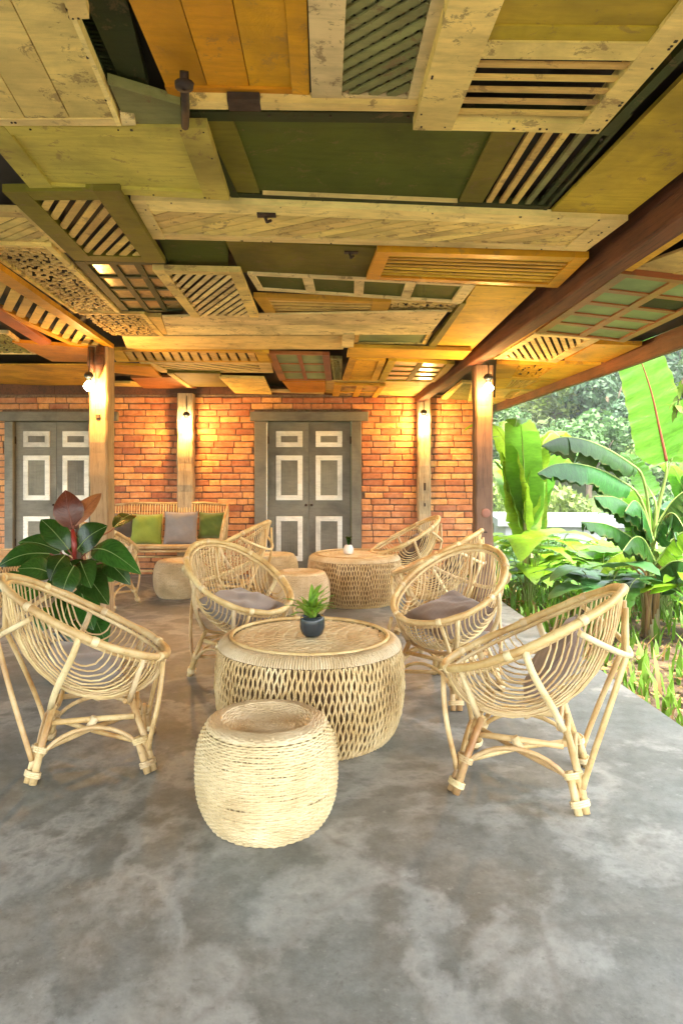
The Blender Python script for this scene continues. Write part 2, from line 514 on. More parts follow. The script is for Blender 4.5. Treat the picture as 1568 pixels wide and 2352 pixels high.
nt.links.new(ln.outputs['Value'], fac.inputs['Value'])
nt.links.new(mix(nt, fac.outputs[0], s_, g), p.inputs['Base Color'])
p.inputs['Roughness'].default_value = .95
bump(nt, p, noise(nt, v, 14, 5, .7), .6, .05)
structure(mb.build('terrain', m))

mb = MB()
xs = [-6.2, -3, 0, FLOOR_X]; 
mb.box(-6.2, FLOOR_X, -4.0, 8.6, -.34, 0.0)
structure(mb.build('porch_floor', M['floor']))

# ------------------------------------------------------------------ brick wall
def wx(x): return (x - 725) * WS
def wz(y): return EYE - (y - 1085) * WS
DOORS = [(wx(14), wx(258)), (wx(585), wx(829))]   # outer frame of the left and the middle door
LINTEL_Z = wz(946)
WALL_TOP = 2.205
wall = thing('brick_wall', 'orange red brick wall at the back of the porch behind the doors', 'wall', (-2, WALL_Y, 0))
mb = MB()
segs = [(-6.2, DOORS[0][0]), (DOORS[0][1], DOORS[1][0]), (DOORS[1][1], 1.99)]
for a, b in segs: mb.box(a + 2, b + 2, .016, .22, -.02, WALL_TOP - .004)
for a, b in DOORS: mb.box(a + 2, b + 2, .016, .22, LINTEL_Z, WALL_TOP - .004)
mb.build('mortar', M['grout'], wall)
q = MB()
for a_, b_ in ((-6.2, -3.2), (-3.195, -1.3), (-1.295, 1.19)):
    q.prism([(a_ + 2, .02, WALL_TOP), (b_ + 2, .02, WALL_TOP), (b_ + 2, .2, WALL_TOP), (a_ + 2, .2, WALL_TOP)],
            [(x_ + 2, y_, 2.305 - .035 * x_ - .012) for x_, y_ in ((a_, .02), (b_, .02), (b_, .2), (a_, .2))])
q.build('sky_gap_infill', M['fascia'], wall)  # added timber infill that blocks the bright sky gap over the wall
def brick_mesh(seed):
    rg = random.Random(seed)
    b = MB(); L, H, T = .236, .064, .10
    j = lambda s=.004: rg.uniform(-s, s)
    c = .007
    rings = []
    for y, k in ((0, c), (.006, 0), (T, 0)):
        ring = []
        for (x, z) in ((-L / 2 + c, -H / 2), (0, -H / 2), (L / 2 - c, -H / 2), (L / 2, -H / 2 + c), (L / 2, H / 2 - c),
                       (L / 2 - c, H / 2), (0, H / 2), (-L / 2 + c, H / 2), (-L / 2, H / 2 - c), (-L / 2, -H / 2 + c)):
            sx = (L / 2 - k) / (L / 2); sz = (H / 2 - k) / (H / 2)
            ring.append((x * sx + j(.003), y + j(.002), z * sz + j(.0028)))
        rings.append(ring)
    base = b.quadstrip(rings, True, False)
    b.f.append(tuple(base + i for i in range(10))[::-1]); b.s.append(False)
    return b.mesh('brick', M['brick'])
BR = [brick_mesh(s) for s in range(10)]
cand = []
PITCH = .0777; BL = .250
nrow = int(WALL_TOP / PITCH) + 1
rg = random.Random(3)
for r_ in range(nrow):
    z = r_ * PITCH + .036
    if z + .03 > WALL_TOP: break
    rs = [(-6.2, 1.99)] if z - .034 > LINTEL_Z else segs
    for (a, b) in rs:
        off = (r_ % 2) * BL / 2 + rg.uniform(-.02, .02)
        x = a - BL + ((-a) % BL) * 0 + off
        while x < b:
            ln_ = BL * rg.uniform(.90, 1.10) if rg.random() > .12 else BL * .55
            x0, x1 = max(x, a + .002), min(x + ln_, b - .002)
            if x1 - x0 > .05: cand.append(((x0 + x1) / 2, z + rg.uniform(-.002, .002), x1 - x0))
            x += ln_
def score(c):
    x, z, l = c
    px_, py_ = 725 + x / WS, 1085 - (z - EYE) / WS
    if px_ < 5 or px_ > 1100: return -100
    s = z
    if 250 < px_ < 530 and py_ > 1165: s -= 5
    if 205 < px_ < 262: s -= 4
    return s
cand.sort(key=lambda c: -score(c))
for i, (x, z, l) in enumerate(cand[:300]):
    o = bpy.data.objects.new('brick', BR[rg.randrange(10)])
    COL.objects.link(o); o.parent = wall
    o.location = (x + 2, rg.uniform(-.004, .004), z)
    o.scale = ((l - .010) / .236, 1, rg.uniform(.96, 1.04))
    o.rotation_euler = (0, rg.uniform(-.008, .008), 0)
mb = MB()
for (x, z, l) in cand[300:]:
    h2 = .032; y0 = rg.uniform(-.004, .004)
    mb.box(x + 2 - l / 2 + .007, x + 2 + l / 2 - .007, y0, .1, z - h2, z + h2)
stuff(mb.build('brick_courses', M['brick'], wall))

# ------------------------------------------------------------------ doors
def double_door(x0, x1, lx0, lxm, lx1, label, lint=None, bead=False):
    """x0..x1 outer frame, leaves lx0..lxm..lx1 (world X)"""
    cx = (x0 + x1) / 2
    t = thing('double_door', label, 'door', (cx, WALL_Y, 0))
    Y0, Y1 = -.05, .10
    ztop = wz(968)
    for a, b in ((x0, lx0 - .008), (lx1 + .008, x1)):
        q = MB(); q.box(a - cx, b - cx, Y0, Y1, 0, ztop, .006); q.build('jamb', M['door'], t)
    q = MB(); la, lb = lint or (x0 - .05, x1 + .08)
    q.box(la - cx, lb - cx, Y0 - .02, Y1, ztop + .002, LINTEL_Z, .006); q.build('lintel', M['door'], t)
    q = MB(); q.box(lx0 - cx - .006, lx1 - cx + .006, Y0 + .012, Y1, 0, .03); q.build('threshold', M['door'], t)
    if bead:
        q = MB(); q.box(lx0 - cx - .020, lx0 - cx - .006, Y0 - .004, Y0 - .0005, .03, ztop - .02); q.build('bead', M['trim'], t)
    lt = ztop - .012
    q = MB(); q.box(lx0 - cx - .006, lx1 - cx + .006, .065, .095, .031, ztop); q.build('light_blocker', M['door'], t)  # added panel, stops light showing through the gap above the leaves
    for k, (a, b) in enumerate(((lx0, lxm - .002), (lxm + .002, lx1))):
        lf = MB(); lf.box(a - cx, b - cx, .012, .052, .035, lt); lf = lf.build('door_leaf', M['door'], t)
        m0 = (a + b) / 2 - cx + (-.01 if k else .01)
        hw = wx(689) - wx(628); hw /= 2
        for (ya, yb) in ((990, 1027), (1046, 1149), (1186, 1289)):
            za, zb = wz(yb), wz(ya)
            fr = MB(); tw = .060
            xl, xr = m0 - hw, m0 + hw
            for (p0, p1, q0, q1) in ((xl, xr, zb - tw, zb), (xl, xr, za, za + tw), (xl, xl + tw, za + tw, zb - tw), (xr - tw, xr, za + tw, zb - tw)):
                fr.box(p0, p1, -.004, .0115, q0, q1, .004)
            fr.build('panel_trim', M['trim'], lf)
            pn = MB(); 
            w0, w1, h0, h1 = xl + tw + .002, xr - tw - .002, za + tw + .002, zb - tw - .002
            n_ = max(3, int((w1 - w0) / .03))
            for i_ in range(n_):
                pn.box(w0 + (w1 - w0) * i_ / n_ + .001, w0 + (w1 - w0) * (i_ + 1) / n_ - .001, .004, .0118, h0, h1)
            pn.build('door_panel', M['door'], lf)
    for k in (-1, 1):
        q = MB(); q.lathe([(.004, 0), (.014, .004), (.016, .014), (.010, .024), (.001, .028)], 10)
        o = q.build('knob', M['rust'], t, (lxm - cx + k * .035, .012, wz(1160)))
        o.rotation_euler = (R(90), 0, 0)
    for k, zz in ((0, .35), (0, 1.6), (1, .35), (1, 1.6)):
        q = MB(); xx = (lx0 if k == 0 else lx1) - cx
        q.tube([(xx, .006, zz), (xx, .006, zz + .09)], .008, 8); q.build('hinge', M['rust'], t)
    return t
double_door(wx(585), wx(829), wx(616), wx(709), wx(805), 'grey double door with white panel trim in the middle of the brick wall', (wx(575), wx(845)), True)
double_door(wx(14), wx(258), wx(35), wx(129), wx(222), 'grey double door partly behind the left post and the rubber plant')

# ------------------------------------------------------------------ posts, beams
def post(x0, x1, y0, y1, z0, z1, mat, label, seed, name='wooden_post', wob=.006, knots=()):
    t = thing(name, label, 'post', ((x0 + x1) / 2, (y0 + y1) / 2, z0))
    rg = random.Random(seed); b = MB()
    hx, hy, H = (x1 - x0) / 2, (y1 - y0) / 2, z1 - z0
    rings = []; c = .014; n = 26
    for i in range(n + 1):
        z = H * i / n
        w_ = lambda: rg.uniform(-wob, wob)
        a, b_, cc, d = w_(), w_(), w_(), w_()
        rings.append([(-hx + c + a, -hy + d, z), (hx - c + b_, -hy + d, z), (hx + b_, -hy + c + d, z), (hx + b_, hy - c + cc, z),
                      (hx - c + b_, hy + cc, z), (-hx + c + a, hy + cc, z), (-hx + a, hy - c + cc, z), (-hx + a, -hy + c + d, z)])
    base = b.quadstrip(rings, True, False)
    b.f.append(tuple(base + n * 8 + j for j in range(8))); b.s.append(False)
    b.build('shaft', mat, t)
    for (kx, kz, w2, h2) in knots:
        q = MB(); q.box(kx - w2, kx + w2, -hy - wob - .004, -hy + .02, kz - h2, kz + h2, .003); q.build('mortise', M['rust'], t)
    return t
def cz(X): return 2.235 - .035 * X          # face plane of the ceiling shutters
lp = post(-1.785, -1.640, 5.37, 5.57, 0, 2.275, M['post'], 'weathered wooden post standing left behind the rubber plant', 1, knots=((.0, 1.69, .018, .016),))
q = MB()
q.tube([(-.05, -.105, 2.235), (-.052, -.112, 2.10), (-.035, -.115, 2.03)], [.028, .03, .012], 8)
q.tube([(.02, -.10, 2.24), (.015, -.12, 2.10), (.0, -.118, 1.99)], [.035, .045, .016], 8)
q.build('bracket', M['fascia'], lp)
rp = post(1.254, 1.397, 5.37, 5.49, 0, 2.096, M['post_r'], 'reddish brown wooden post by the garden edge under the beam', 2, wob=.004)
q = MB(); q.lathe([(.001, 0), (.030, .002), (.036, -.001)], 18)
o = q.build('knot', plain('pink knot', (.26, .115, .08), .7), rp, (.012, -.0665, .93)); o.rotation_euler = (R(90), 0, 0)
o = bpy.data.objects.new('crack', None); bpy.data.objects.remove(o)
q = MB(); q.box(-.03, .02, -.068, -.055, .775, .785); q.build('crack', M['rust'], rp)
post(wx(412), wx(448), 8.17, 8.335, 0, 2.2, M['post_g'], 'greyed wooden post against the brick wall behind the bench', 3)
post(wx(956), wx(985), 8.19, 8.335, 0, 2.16, M['post_g'], 'slim wooden post with a mortise hole right of the middle door', 4, knots=((.0, wz(1117), .012, .045), (.0, wz(1158), .010, .02)))

def beam(x0, x1, y0, y1, zb, zt, mat, label, name='roof_beam', seed=0):
    t = thing(name, label, 'beam', ((x0 + x1) / 2, y0, zb))
    rg = random.Random(seed); b = MB(); hx = (x1 - x0) / 2
    rings = []; n = 30
    for i in range(n + 1):
        y = (y1 - y0) * i / n; e = lambda: rg.uniform(-.004, .004)
        a, c = e(), e()
        rings.append([(-hx + .008 + a, y, c), (hx - .008 + a, y, c), (hx + a, y, .008 + c), (hx + a, y, zt - zb), (-hx + a, y, zt - zb), (-hx + a, y, .008 + c)])
    base = b.quadstrip(rings, True, False)
    b.f.append(tuple(base + j for j in range(6))[::-1]); b.s.append(False)
    b.f.append(tuple(base + n * 6 + j for j in range(6))); b.s.append(False)
    b.build('timber', mat, t)
    return t
beam(1.2075, 1.312, -3.0, 8.33, 2.10, 2.30, M['beam'], 'long red brown roof beam running over the right post to the wall')
# outer ceiling beyond the beam
def cz2(X): return 2.185 - .08 * (X - 1.312)
beam(2.225, 2.275, -3.0, 8.7, 2.01, 2.145, M['fascia'], 'dark wooden fascia board along the outer eave', 'fascia_board', 5)

# ceiling boarding and roof
mb = MB()
def zc(X): return 2.305 - .035 * X
n = 8
for i in range(n):
    a = -6.2 + (1.2 + 6.2) * i / n; b = -6.2 + (1.2 + 6.2) * (i + 1) / n
    mb.prism([(a, -3.0, zc(a)), (b, -3.0, zc(b)), (b, 8.7, zc(b)), (a, 8.7, zc(a))], [(a, -3.0, zc(a) + .02), (b, -3.0, zc(b) + .02), (b, 8.7, zc(b) + .02), (a, 8.7, zc(a) + .02)])
mb.prism([(1.32, -3.0, 2.235), (2.26, -3.0, 2.16), (2.26, 8.7, 2.16), (1.32, 8.7, 2.235)], [(1.32, -3.0, 2.255), (2.26, -3.0, 2.18), (2.26, 8.7, 2.18), (1.32, 8.7, 2.255)])
structure(mb.build('ceiling', M['ceil']))
mb = MB()
mb.prism([(-6.5, -3.1, 3.3), (2.36, -3.1, 2.2), (2.36, 11.0, 2.2), (-6.5, 11.0, 3.3)], [(-6.5, -3.1, 3.34), (2.36, -3.1, 2.24), (2.36, 11.0, 2.24), (-6.5, 11.0, 3.34)])
structure(mb.build('roof', M['roof']))
for k, yy in enumerate((1.9, 3.6, 5.3, 7.0)):
    pass

# ------------------------------------------------------------------ salvaged doors and shutters on the ceiling
def ceil_pt(x, y, drop, outer=False):
    if outer:
        # z = 2.185-.08(X-1.312) - drop
        k = (1085 - y) / 1568; s = .08 * (x - 725) / 1568
        D = (2.185 + .08 * 1.312 - drop - EYE) / (k + s)
    else:
        k = (1085 - y) / 1568; s = .035 * (x - 725) / 1568
        D = (2.235 - drop - EYE) / (k + s)
    return ((x - 725) * D / 1568, D)

class Panel:
    def __init__(self, name, label, cat, quad, drop=0.0, outer=False, th=.028):
        self.c = [Vector((*ceil_pt(x, y, drop, outer), 0)) for x, y in quad]    # TL TR BR BL (T = nearest the camera)
        self.outer, self.drop, self.th = outer, drop, th
        ctr = sum(self.c, Vector()) / 4
        self.o = Vector((ctr.x, ctr.y, self.zf(ctr.x)))
        self.t = thing(name, label, cat, self.o)
        self.lu = ((self.c[1] - self.c[0]).length + (self.c[2] - self.c[3]).length) / 2
        self.lv = ((self.c[3] - self.c[0]).length + (self.c[2] - self.c[1]).length) / 2
    def zf(self, X): return (cz2(X) if self.outer else cz(X)) - self.drop
    def P(self, u, v, w):
        a = self.c[0].lerp(self.c[1], u); b = self.c[3].lerp(self.c[2], u)
        p = a.lerp(b, v)
        return Vector((p.x, p.y, self.zf(p.x) + w)) - self.o
    def uv(self, x, y):
        """inverse bilinear by Newton for a photograph point"""
        t = Vector((*ceil_pt(x, y, self.drop, self.outer), 0)); u = v = .5
        for _ in range(12):
            a = self.c[0].lerp(self.c[1], u); b = self.c[3].lerp(self.c[2], u)
            r = a.lerp(b, v) - t
            du = (self.c[1] - self.c[0]).lerp(self.c[2] - self.c[3], v); dv = b - a
            det = du.x * dv.y - du.y * dv.x
            if abs(det) < 1e-9: break
            u -= (r.x * dv.y - r.y * dv.x) / det; v -= (du.x * r.y - du.y * r.x) / det
        return u, v
    def piece(self, name, mat, u0, u1, v0, v1, w0=0.0, w1=None, nseg=1, tilt=0.0, parent=None):
        w1 = self.th if w1 is None else w1
        b = MB()
        for i in range(nseg):
            a_, b_ = u0 + (u1 - u0) * i / nseg, u0 + (u1 - u0) * (i + 1) / nseg
            c4 = [(a_, v0), (b_, v0), (b_, v1), (a_, v1)]
            tl = [0, 0, tilt, tilt]
            b.prism([self.P(u, v, w0 + t_) for (u, v), t_ in zip(c4, tl)], [self.P(u, v, w1 + t_) for (u, v), t_ in zip(c4, tl)])
        return b.build(name, mat, parent or self.t)
    def strip(self, b, p0, p1, hw, w0, w1):
        """strip between two uv points with metric half width"""
        A = Vector((p0[0] * self.lu, p0[1] * self.lv)); B = Vector((p1[0] * self.lu, p1[1] * self.lv))
        d = B - A
        if d.length < 1e-4: return
        nrm = Vector((-d.y, d.x)).normalized() * hw
        c4 = [A - nrm, B - nrm, B + nrm, A + nrm]
        uvs = [(q_.x / self.lu, q_.y / self.lv) for q_ in c4]
        b.prism([self.P(u, v, w0) for u, v in uvs], [self.P(u, v, w1) for u, v in uvs])
    def frame(self, mat, fl=.05, fr=.05, ft=.05, fb=.05):
        """metric widths: stiles (left/right) and rails (near/far)"""
        a, b = fl / self.lu, 1 - fr / self.lu; c, d = ft / self.lv, 1 - fb / self.lv
        if fl: self.piece('stile', mat, 0, a, 0, 1)
        if fr: self.piece('stile', mat, b, 1, 0, 1)
        if ft: self.piece('rail', mat, a + .0005, b - .0005, 0, c, .001)
        if fb: self.piece('rail', mat, a + .0005, b - .0005, d, 1, .001)
        self.i = (a if fl else 0, b if fr else 1, c if ft else 0, d if fb else 1)
        return self.i
    def inset(self, mat, w=.012, rect=None):
        u0, u1, v0, v1 = rect or self.i
        self.piece('panel', mat, u0 - .001, u1 + .001, v0 - .001, v1 + .001, w, w + .008)
    def slats_u(self, mat, n, fill=.55, tilt=.006, rect=None, w=.006, jit=.0):
        u0, u1, v0, v1 = rect or self.i
        for i in range(n):
            a = v0 + (v1 - v0) * (i + .5 - fill / 2) / n + random.uniform(-jit, jit); b = a + (v1 - v0) * fill / n
            self.piece('slat', mat, u0 - .002, u1 + .002, a, b, w, w + .006, 1, tilt)
    def slats_v(self, mat, n, fill=.5, rect=None, w=.004, mats=None):
        u0, u1, v0, v1 = rect or self.i
        for i in range(n):
            a = u0 + (u1 - u0) * (i + .5 - fill / 2) / n; b = a + (u1 - u0) * fill / n
            self.piece('slat', (mats[i % len(mats)] if mats else mat), a, b, v0 - .002, v1 + .002, w, w + .012)
    def diag(self, mat, p0, p1, pitch, hw, w=.006, rect=None, joined=False, th=.006):
        """slats parallel to the photo line p0-p1"""
        u0, u1, v0, v1 = rect or self.i
        a, b = self.uv(*p0), self.uv(*p1)
        self.diag_dir(mat, Vector(((b[0] - a[0]) * self.lu, (b[1] - a[1]) * self.lv)), pitch, hw, w, rect, joined, th)
    def diag_dir(self, mat, d, pitch, hw, w=.006, rect=None, joined=False, th=.006):
        u0, u1, v0, v1 = rect or self.i
        X0, X1, Y0, Y1 = u0 * self.lu - .003, u1 * self.lu + .003, v0 * self.lv - .003, v1 * self.lv + .003
        d = d.normalized(); nrm = Vector((-d.y, d.x))
        cs = [Vector((x, y)).dot(nrm) for x in (X0, X1) for y in (Y0, Y1)]
        c = min(cs) + pitch * .5; jb = MB(); k = 0
        while c < max(cs) and k < 160:
            k += 1
            # clip the line  p.nrm = c  to the rectangle
            pts = []
            o_ = nrm * c; t0, t1 = -1e9, 1e9; ok = True
            for (dd, oo, lo, hi) in ((d.x, o_.x, X0, X1), (d.y, o_.y, Y0, Y1)):
                if abs(dd) < 1e-9:
                    if oo < lo or oo > hi: ok = False
                else:
                    ta, tb = (lo - oo) / dd, (hi - oo) / dd
                    if ta > tb: ta, tb = tb, ta
                    t0, t1 = max(t0, ta), min(t1, tb)
            if ok and t1 - t0 > hw * 1.2:
                A, B = o_ + d * t0, o_ + d * t1
                q = jb if joined else MB()
                self.strip(q, (A.x / self.lu, A.y / self.lv), (B.x / self.lu, B.y / self.lv), hw, w, w + th)
                if not joined: q.build('slat', mat, self.t)
            c += pitch * random.uniform(.96, 1.04)
        if joined and jb.v: stuff(jb.build('lattice', mat, self.t))
    def planks(self, mat, n, rect=None, w=.010, along='v', gap=.003):
        u0, u1, v0, v1 = rect or self.i
        for i in range(n):
            e = random.uniform(0, .003)
            if along == 'v':
                a, b = u0 + (u1 - u0) * i / n + gap / self.lu, u0 + (u1 - u0) * (i + 1) / n - gap / self.lu
                self.piece('board', mat, a, b, v0, v1, w + e, w + e + .012)
            else:
                a, b = v0 + (v1 - v0) * i / n + gap / self.lv, v0 + (v1 - v0) * (i + 1) / n - gap / self.lv
                self.piece('board', mat, u0, u1, a, b, w + e, w + e + .012)
    def grid(self, bar, pane, nu, nv, bw=.022, rect=None, w=.008, panemats=None):
        u0, u1, v0, v1 = rect or self.i
        for i in range(1, nu):
            c = (u0 + (u1 - u0) * i / nu); h = bw / 2 / self.lu
            self.piece('glazing_bar', bar, c - h, c + h, v0, v1, .003, .020)
        for j in range(1, nv):
            c = (v0 + (v1 - v0) * j / nv); h = bw / 2 / self.lv
            self.piece('glazing_bar', bar, u0, u1, c - h, c + h, .0045, .020)
        k = 0
        for i in range(nu):
            for j in range(nv):
                a, b = u0 + (u1 - u0) * i / nu, u0 + (u1 - u0) * (i + 1) / nu
                c, d = v0 + (v1 - v0) * j / nv, v0 + (v1 - v0) * (j + 1) / nv
                mt = panemats[k % len(panemats)] if panemats else pane
                k += 1
                if mt: self.piece('pane', mt, a + .001, b - .001, c + .001, d - .001, .0125, .0165)
    def fret(self, mat, cell=.045, rect=None, w=.006, hw=.0055):
        """pierced carved board: interlaced curls"""
        u0, u1, v0, v1 = rect or self.i
        q = MB(); nu = max(2, int((u1 - u0) * self.lu / cell)); nv = max(2, int((v1 - v0) * self.lv / cell))
        for i in range(nu):
            for j in range(nv):
                cu, cv = u0 + (u1 - u0) * (i + .5) / nu, v0 + (v1 - v0) * (j + .5) / nv
                ph = random.uniform(0, 6.28); r = cell * random.uniform(.42, .62)
                prev = None
                for k in range(7):
                    an = ph + k * .75; rr = r * (1 - k * .07)
                    pt = (cu + rr * math.cos(an) / self.lu, cv + rr * math.sin(an) / self.lv)
                    pt = (min(max(pt[0], u0), u1), min(max(pt[1], v0), v1))
                    if prev: self.strip(q, prev, pt, hw * 1.25, w + random.uniform(0, .001), w + .008)
                    prev = pt
        stuff(q.build('fretwork', mat, self.t))
    def hinge(self, x, y, s=.03):
        u, v = self.uv(x, y)
        q = MB(); c = self.P(u, v, 0)
        q.box(c.x - s, c.x + s, c.y - s * .5, c.y + s * .5, c.z - .006, c.z + .003)
        q.tube([(c.x - s * .2, c.y, c.z - .006), (c.x, c.y + s * .5, c.z - .022), (c.x + s * .4, c.y + s, c.z - .010)], .006, 6)
        q.build('hinge', M['rust'], self.t)
    def nails(self, n, seed=0):
        rg = random.Random(seed)
        q = MB()
        for _ in range(n):
            u, v = rg.choice(((rg.uniform(.02, .98), rg.choice((.03, .97))), (rg.choice((.02, .98)), rg.uniform(.03, .97))))
            c = self.P(u, v, 0); r = rg.uniform(.0015, .0035)
            q.box(c.x - r, c.x + r, c.y - r, c.y + r, c.z - .002, c.z + .003)
        stuff(q.build('nail_heads', M['rust'], self.t))

def nv(p, y, x=None):
    """v of a photo row at the panel's middle"""
    x = x if x is not None else None
    return p.uv(x, y)[1]

# --- near rows
p = Panel('salvaged_door', 'big cream boarded door fixed in the top left corner of the ceiling', 'door', [(-560, -120), (107, -120), (279, 289), (-230, 289)], .035)
p.frame(M['cream_l'], .0, .012, 0, .035); p.planks(M['cream'], 5, w=.004, gap=.0015); p.nails(20, 1)
q = Panel('wooden_offcut', 'cream wooden offcut beside the dark gap at the top left', 'board', [(142, -40), (188, -40), (205, 42), (160, 44)], .045)
q.piece('board', M['cream'], 0, 1, 0, 1); q.nails(3, 9)
q = Panel('wooden_offcut', 'small cream block at the far corner of the big cream ceiling door', 'board', [(276, 264), (308, 268), (312, 287), (280, 288)], .03)
q.piece('board', M['cream_w'], 0, 1, 0, 1)
p = Panel('salvaged_shutter', 'dark green louvred shutter in the gap beside the big cream door', 'shutter', [(60, -120), (262, -120), (342, 207), (240, 190)], -.012)
a, b, c, d = p.frame(M['dgreen'], .02, .085, .02, .03); p.slats_u(M['dgreen'], 26, .5, .010)
p = Panel('wooden_board', 'grey green wedge shaped board beside the black iron stay', 'board', [(248, 188), (414, 236), (418, 290), (292, 287)], .02)
p.piece('board', M['greygreen'], 0, 1, 0, 1, 0, .012); p.piece('edge_strip', M['greygreen'], 0, 1, -.03, 0, -.006, .02)
p = Panel('salvaged_door', 'orange yellow varnished door of wide boards near the top of the picture', 'door', [(235, -130), (700, -130), (711, 229), (388, 222)], .008)
a, b, c, d = p.frame(M['orange'], 0, .045, 0, .045); p.planks(M['orange'], 3, w=.006, gap=.0012)
p = Panel('iron_stay', 'black iron window stay hooked over the orange door edge', 'stay', [(412, 180), (434, 182), (436, 290), (414, 290)], .045)
q = MB(); q.tube([p.P(.5, 0, .02), p.P(.5, .08, -.005), p.P(.6, .5, 0), p.P(.5, 1, 0)], .011, 8)
q.lathe([(.004, -.02), (.022, -.016), (.024, -.004), (.01, 0)], 12, (p.P(.5, .05, 0).x, p.P(.5, .05, 0).y)); q.build('stay', M['rust'], p.t)
p = Panel('wooden_board', 'narrow cream batten between the orange door and the long green door', 'board', [(432, 231), (960, 241), (962, 256), (436, 250)], .030)
p.piece('board', M['cream'], 0, .17, 0, 1); p.piece('board', M['cream'], .315, 1, 0, 1); p.piece('iron_plate', M['rust'], .172, .313, -.3, 1.3, .002, .02)
p = Panel('salvaged_shutter', 'greyish cream shutter with diagonal lattice near the top of the picture', 'shutter', [(702, -130), (1066, -130), (962, 247), (716, 236)], .016)
p.frame(M['cream_w'], .078, .035, .04, .042)
p.diag_dir(M['greygreen'], Vector((1, -1)), .034, .0105, .004)
p.diag_dir(M['greygreen'], Vector((1, 1)), .034, .0105, .0125, joined=True)
p = Panel('salvaged_shutter', 'big cream shutter with five open louvres at the top right', 'shutter', [(1068, -130), (1760, -130), (1374, 307), (948, 298)], .050, th=.034)
a, b, c, d = p.frame(M['cream'], .105, .062, .05, .05)
v78, v97, v137 = p.uv(1250, 66)[1], p.uv(1250, 98)[1], p.uv(1250, 137)[1]
p.inset(M['yolive'], .010, (a, b, c, v78)); p.piece('rail', M['yolive'], a, b, v78, v97, .006, .03); p.piece('rail', M['cream'], a, b, v97, v137, .001)
p.slats_u(M['sand'], 5, .5, .004, (a, b, v137 + .01, d - .015), .004); p.nails(22, 3)
p = Panel('wooden_board', 'dark green batten along the outer side of the big louvred shutter', 'board', [(1800, -130), (1835, -130), (1396, 312), (1376, 308)], .03)
p.piece('board', M['dgreen'], 0, 1, 0, 1)
p = Panel('salvaged_door', 'long green panelled door lying across the middle of the near ceiling', 'door', [(432, 256), (1452, 262), (1250, 488), (532, 456)], 0.0, th=.03)
p.frame(M['dgreen'], .03, .012, .055, .055)
u1 = p.uv(1100, 370)[0]; u2 = p.uv(1165, 370)[0]
a, b, c, d = p.i
p.inset(M['green'], .012, (a + .07, u1, c, d)); p.piece('stile', M['olive'], a, a + .07, c, d, .004, .026)
p.piece('stile', M['olive'], u1, u2, c, d, .003, .027)
p.slats_v(M['sand'], 5, .42, (u2, b, c, d), .004, [M['sand'], M['sand'], M['sand'], M['greygreen'], M['dgreen']]); p.nails(14, 4)
p.piece('bead', M['cream_l'], a + .08, u1 - .006, d - .012, d - .002, -.002, .012)
p = Panel('wooden_board', 'wide olive yellow board between the green door and the roof beam', 'board', [(1715, 30), (2010, 45), (1437, 497), (1264, 487)], .004)
p.piece('board', M['yolive'], 0, 1, 0, 1, 0, .014)
p = Panel('salvaged_door', 'pale olive framed door panel on the left of the ceiling', 'door', [(-52, 290), (475, 293), (527, 460), (72, 436)], .030)
a, b, c, d = p.frame(M['lolive'], .08, .085, .055, .05); p.inset(M['lolive'], .012); p.nails(12, 5)
p = Panel('salvaged_shutter', 'cream slatted shutter reaching in from the left picture edge', 'shutter', [(-260, 478), (70, 488), (162, 580), (-70, 574)], .002)
p.frame(M['cream'], .04, .04, .06, .05); p.diag(M['cream'], (0, 560), (90, 525), .045, .018)
p = Panel('salvaged_shutter', 'olive green shutter with dark gaps between its diagonal slats', 'shutter', [(5, 440), (275, 437), (380, 604), (172, 598)], .042)
p.frame(M['olive'], .085, .095, .08, .075); p.diag(M['sand'], (205, 475), (160, 535), .052, .015)
p = Panel('salvaged_shutter', 'long cream shutter with shallow slanting slats and a broken corner', 'shutter', [(300, 459), (1442, 505), (1345, 577), (352, 549)], .024)
p.frame(M['cream_l'], .05, .10, .09, .055); p.diag(M['cream'], (459, 528), (588, 499), .055, .024); p.hinge(612, 492, .035); p.nails(26, 6)
p = Panel('wooden_board', 'dark green board tucked under the long cream shutter', 'board', [(365, 548), (524, 556), (524, 614), (392, 614)], -.004)
p.piece('board', M['green'], 0, 1, 0, 1, 0, .014)
p = Panel('wooden_board', 'plain olive green board with an old iron catch', 'board', [(517, 551), (882, 570), (846, 641), (552, 625)], .012)
p.piece('board', M['olive'], 0, 1, 0, 1, 0, .014); p.hinge(806, 578, .03)
p = Panel('salvaged_shutter', 'orange framed shutter with wavy slats next to the roof beam', 'shutter', [(866, 578), (1352, 592), (1280, 661), (841, 641)], .034)
p.frame(M['orange'], .06, .06, .05, .045); p.slats_u(M['ochre'], 7, .72, .004, jit=.006)
p = Panel('salvaged_window', 'white window frame with a row of four green panes', 'window', [(568, 629), (1092, 655), (1058, 698), (592, 667)], .026)
p.frame(M['cream_w'], .03, .06, .03, .03); p.grid(M['cream_w'], M['green'], 4, 1, .05)
p = Panel('salvaged_shutter', 'cream diagonal lattice shutter in front of the window with four panes', 'shutter', [(350, 620), (552, 625), (594, 729), (440, 729)], .046)
p.frame(M['cream'], .055, .055, .06, .0); p.diag(M['cream_w'], (430, 690), (490, 640), .045, .0125)
p = Panel('salvaged_window', 'dark green window sash with orange reflections coloured into its small panes', 'window', [(170, 600), (385, 602), (432, 716), (282, 716)], .004)
p.frame(M['dgreen'], .05, .03, .05, .04); p.grid(M['dgreen'], M['glass_reflect'], 3, 4, .035)
p = Panel('fretwork_panel', 'long pierced cream panel beside the orange louvred shutter', 'panel', [(-60, 560), (118, 566), (277, 719), (172, 719)], .014)
p.frame(M['cream'], .02, .03, .03, .03); p.fret(M['cream'], .055)
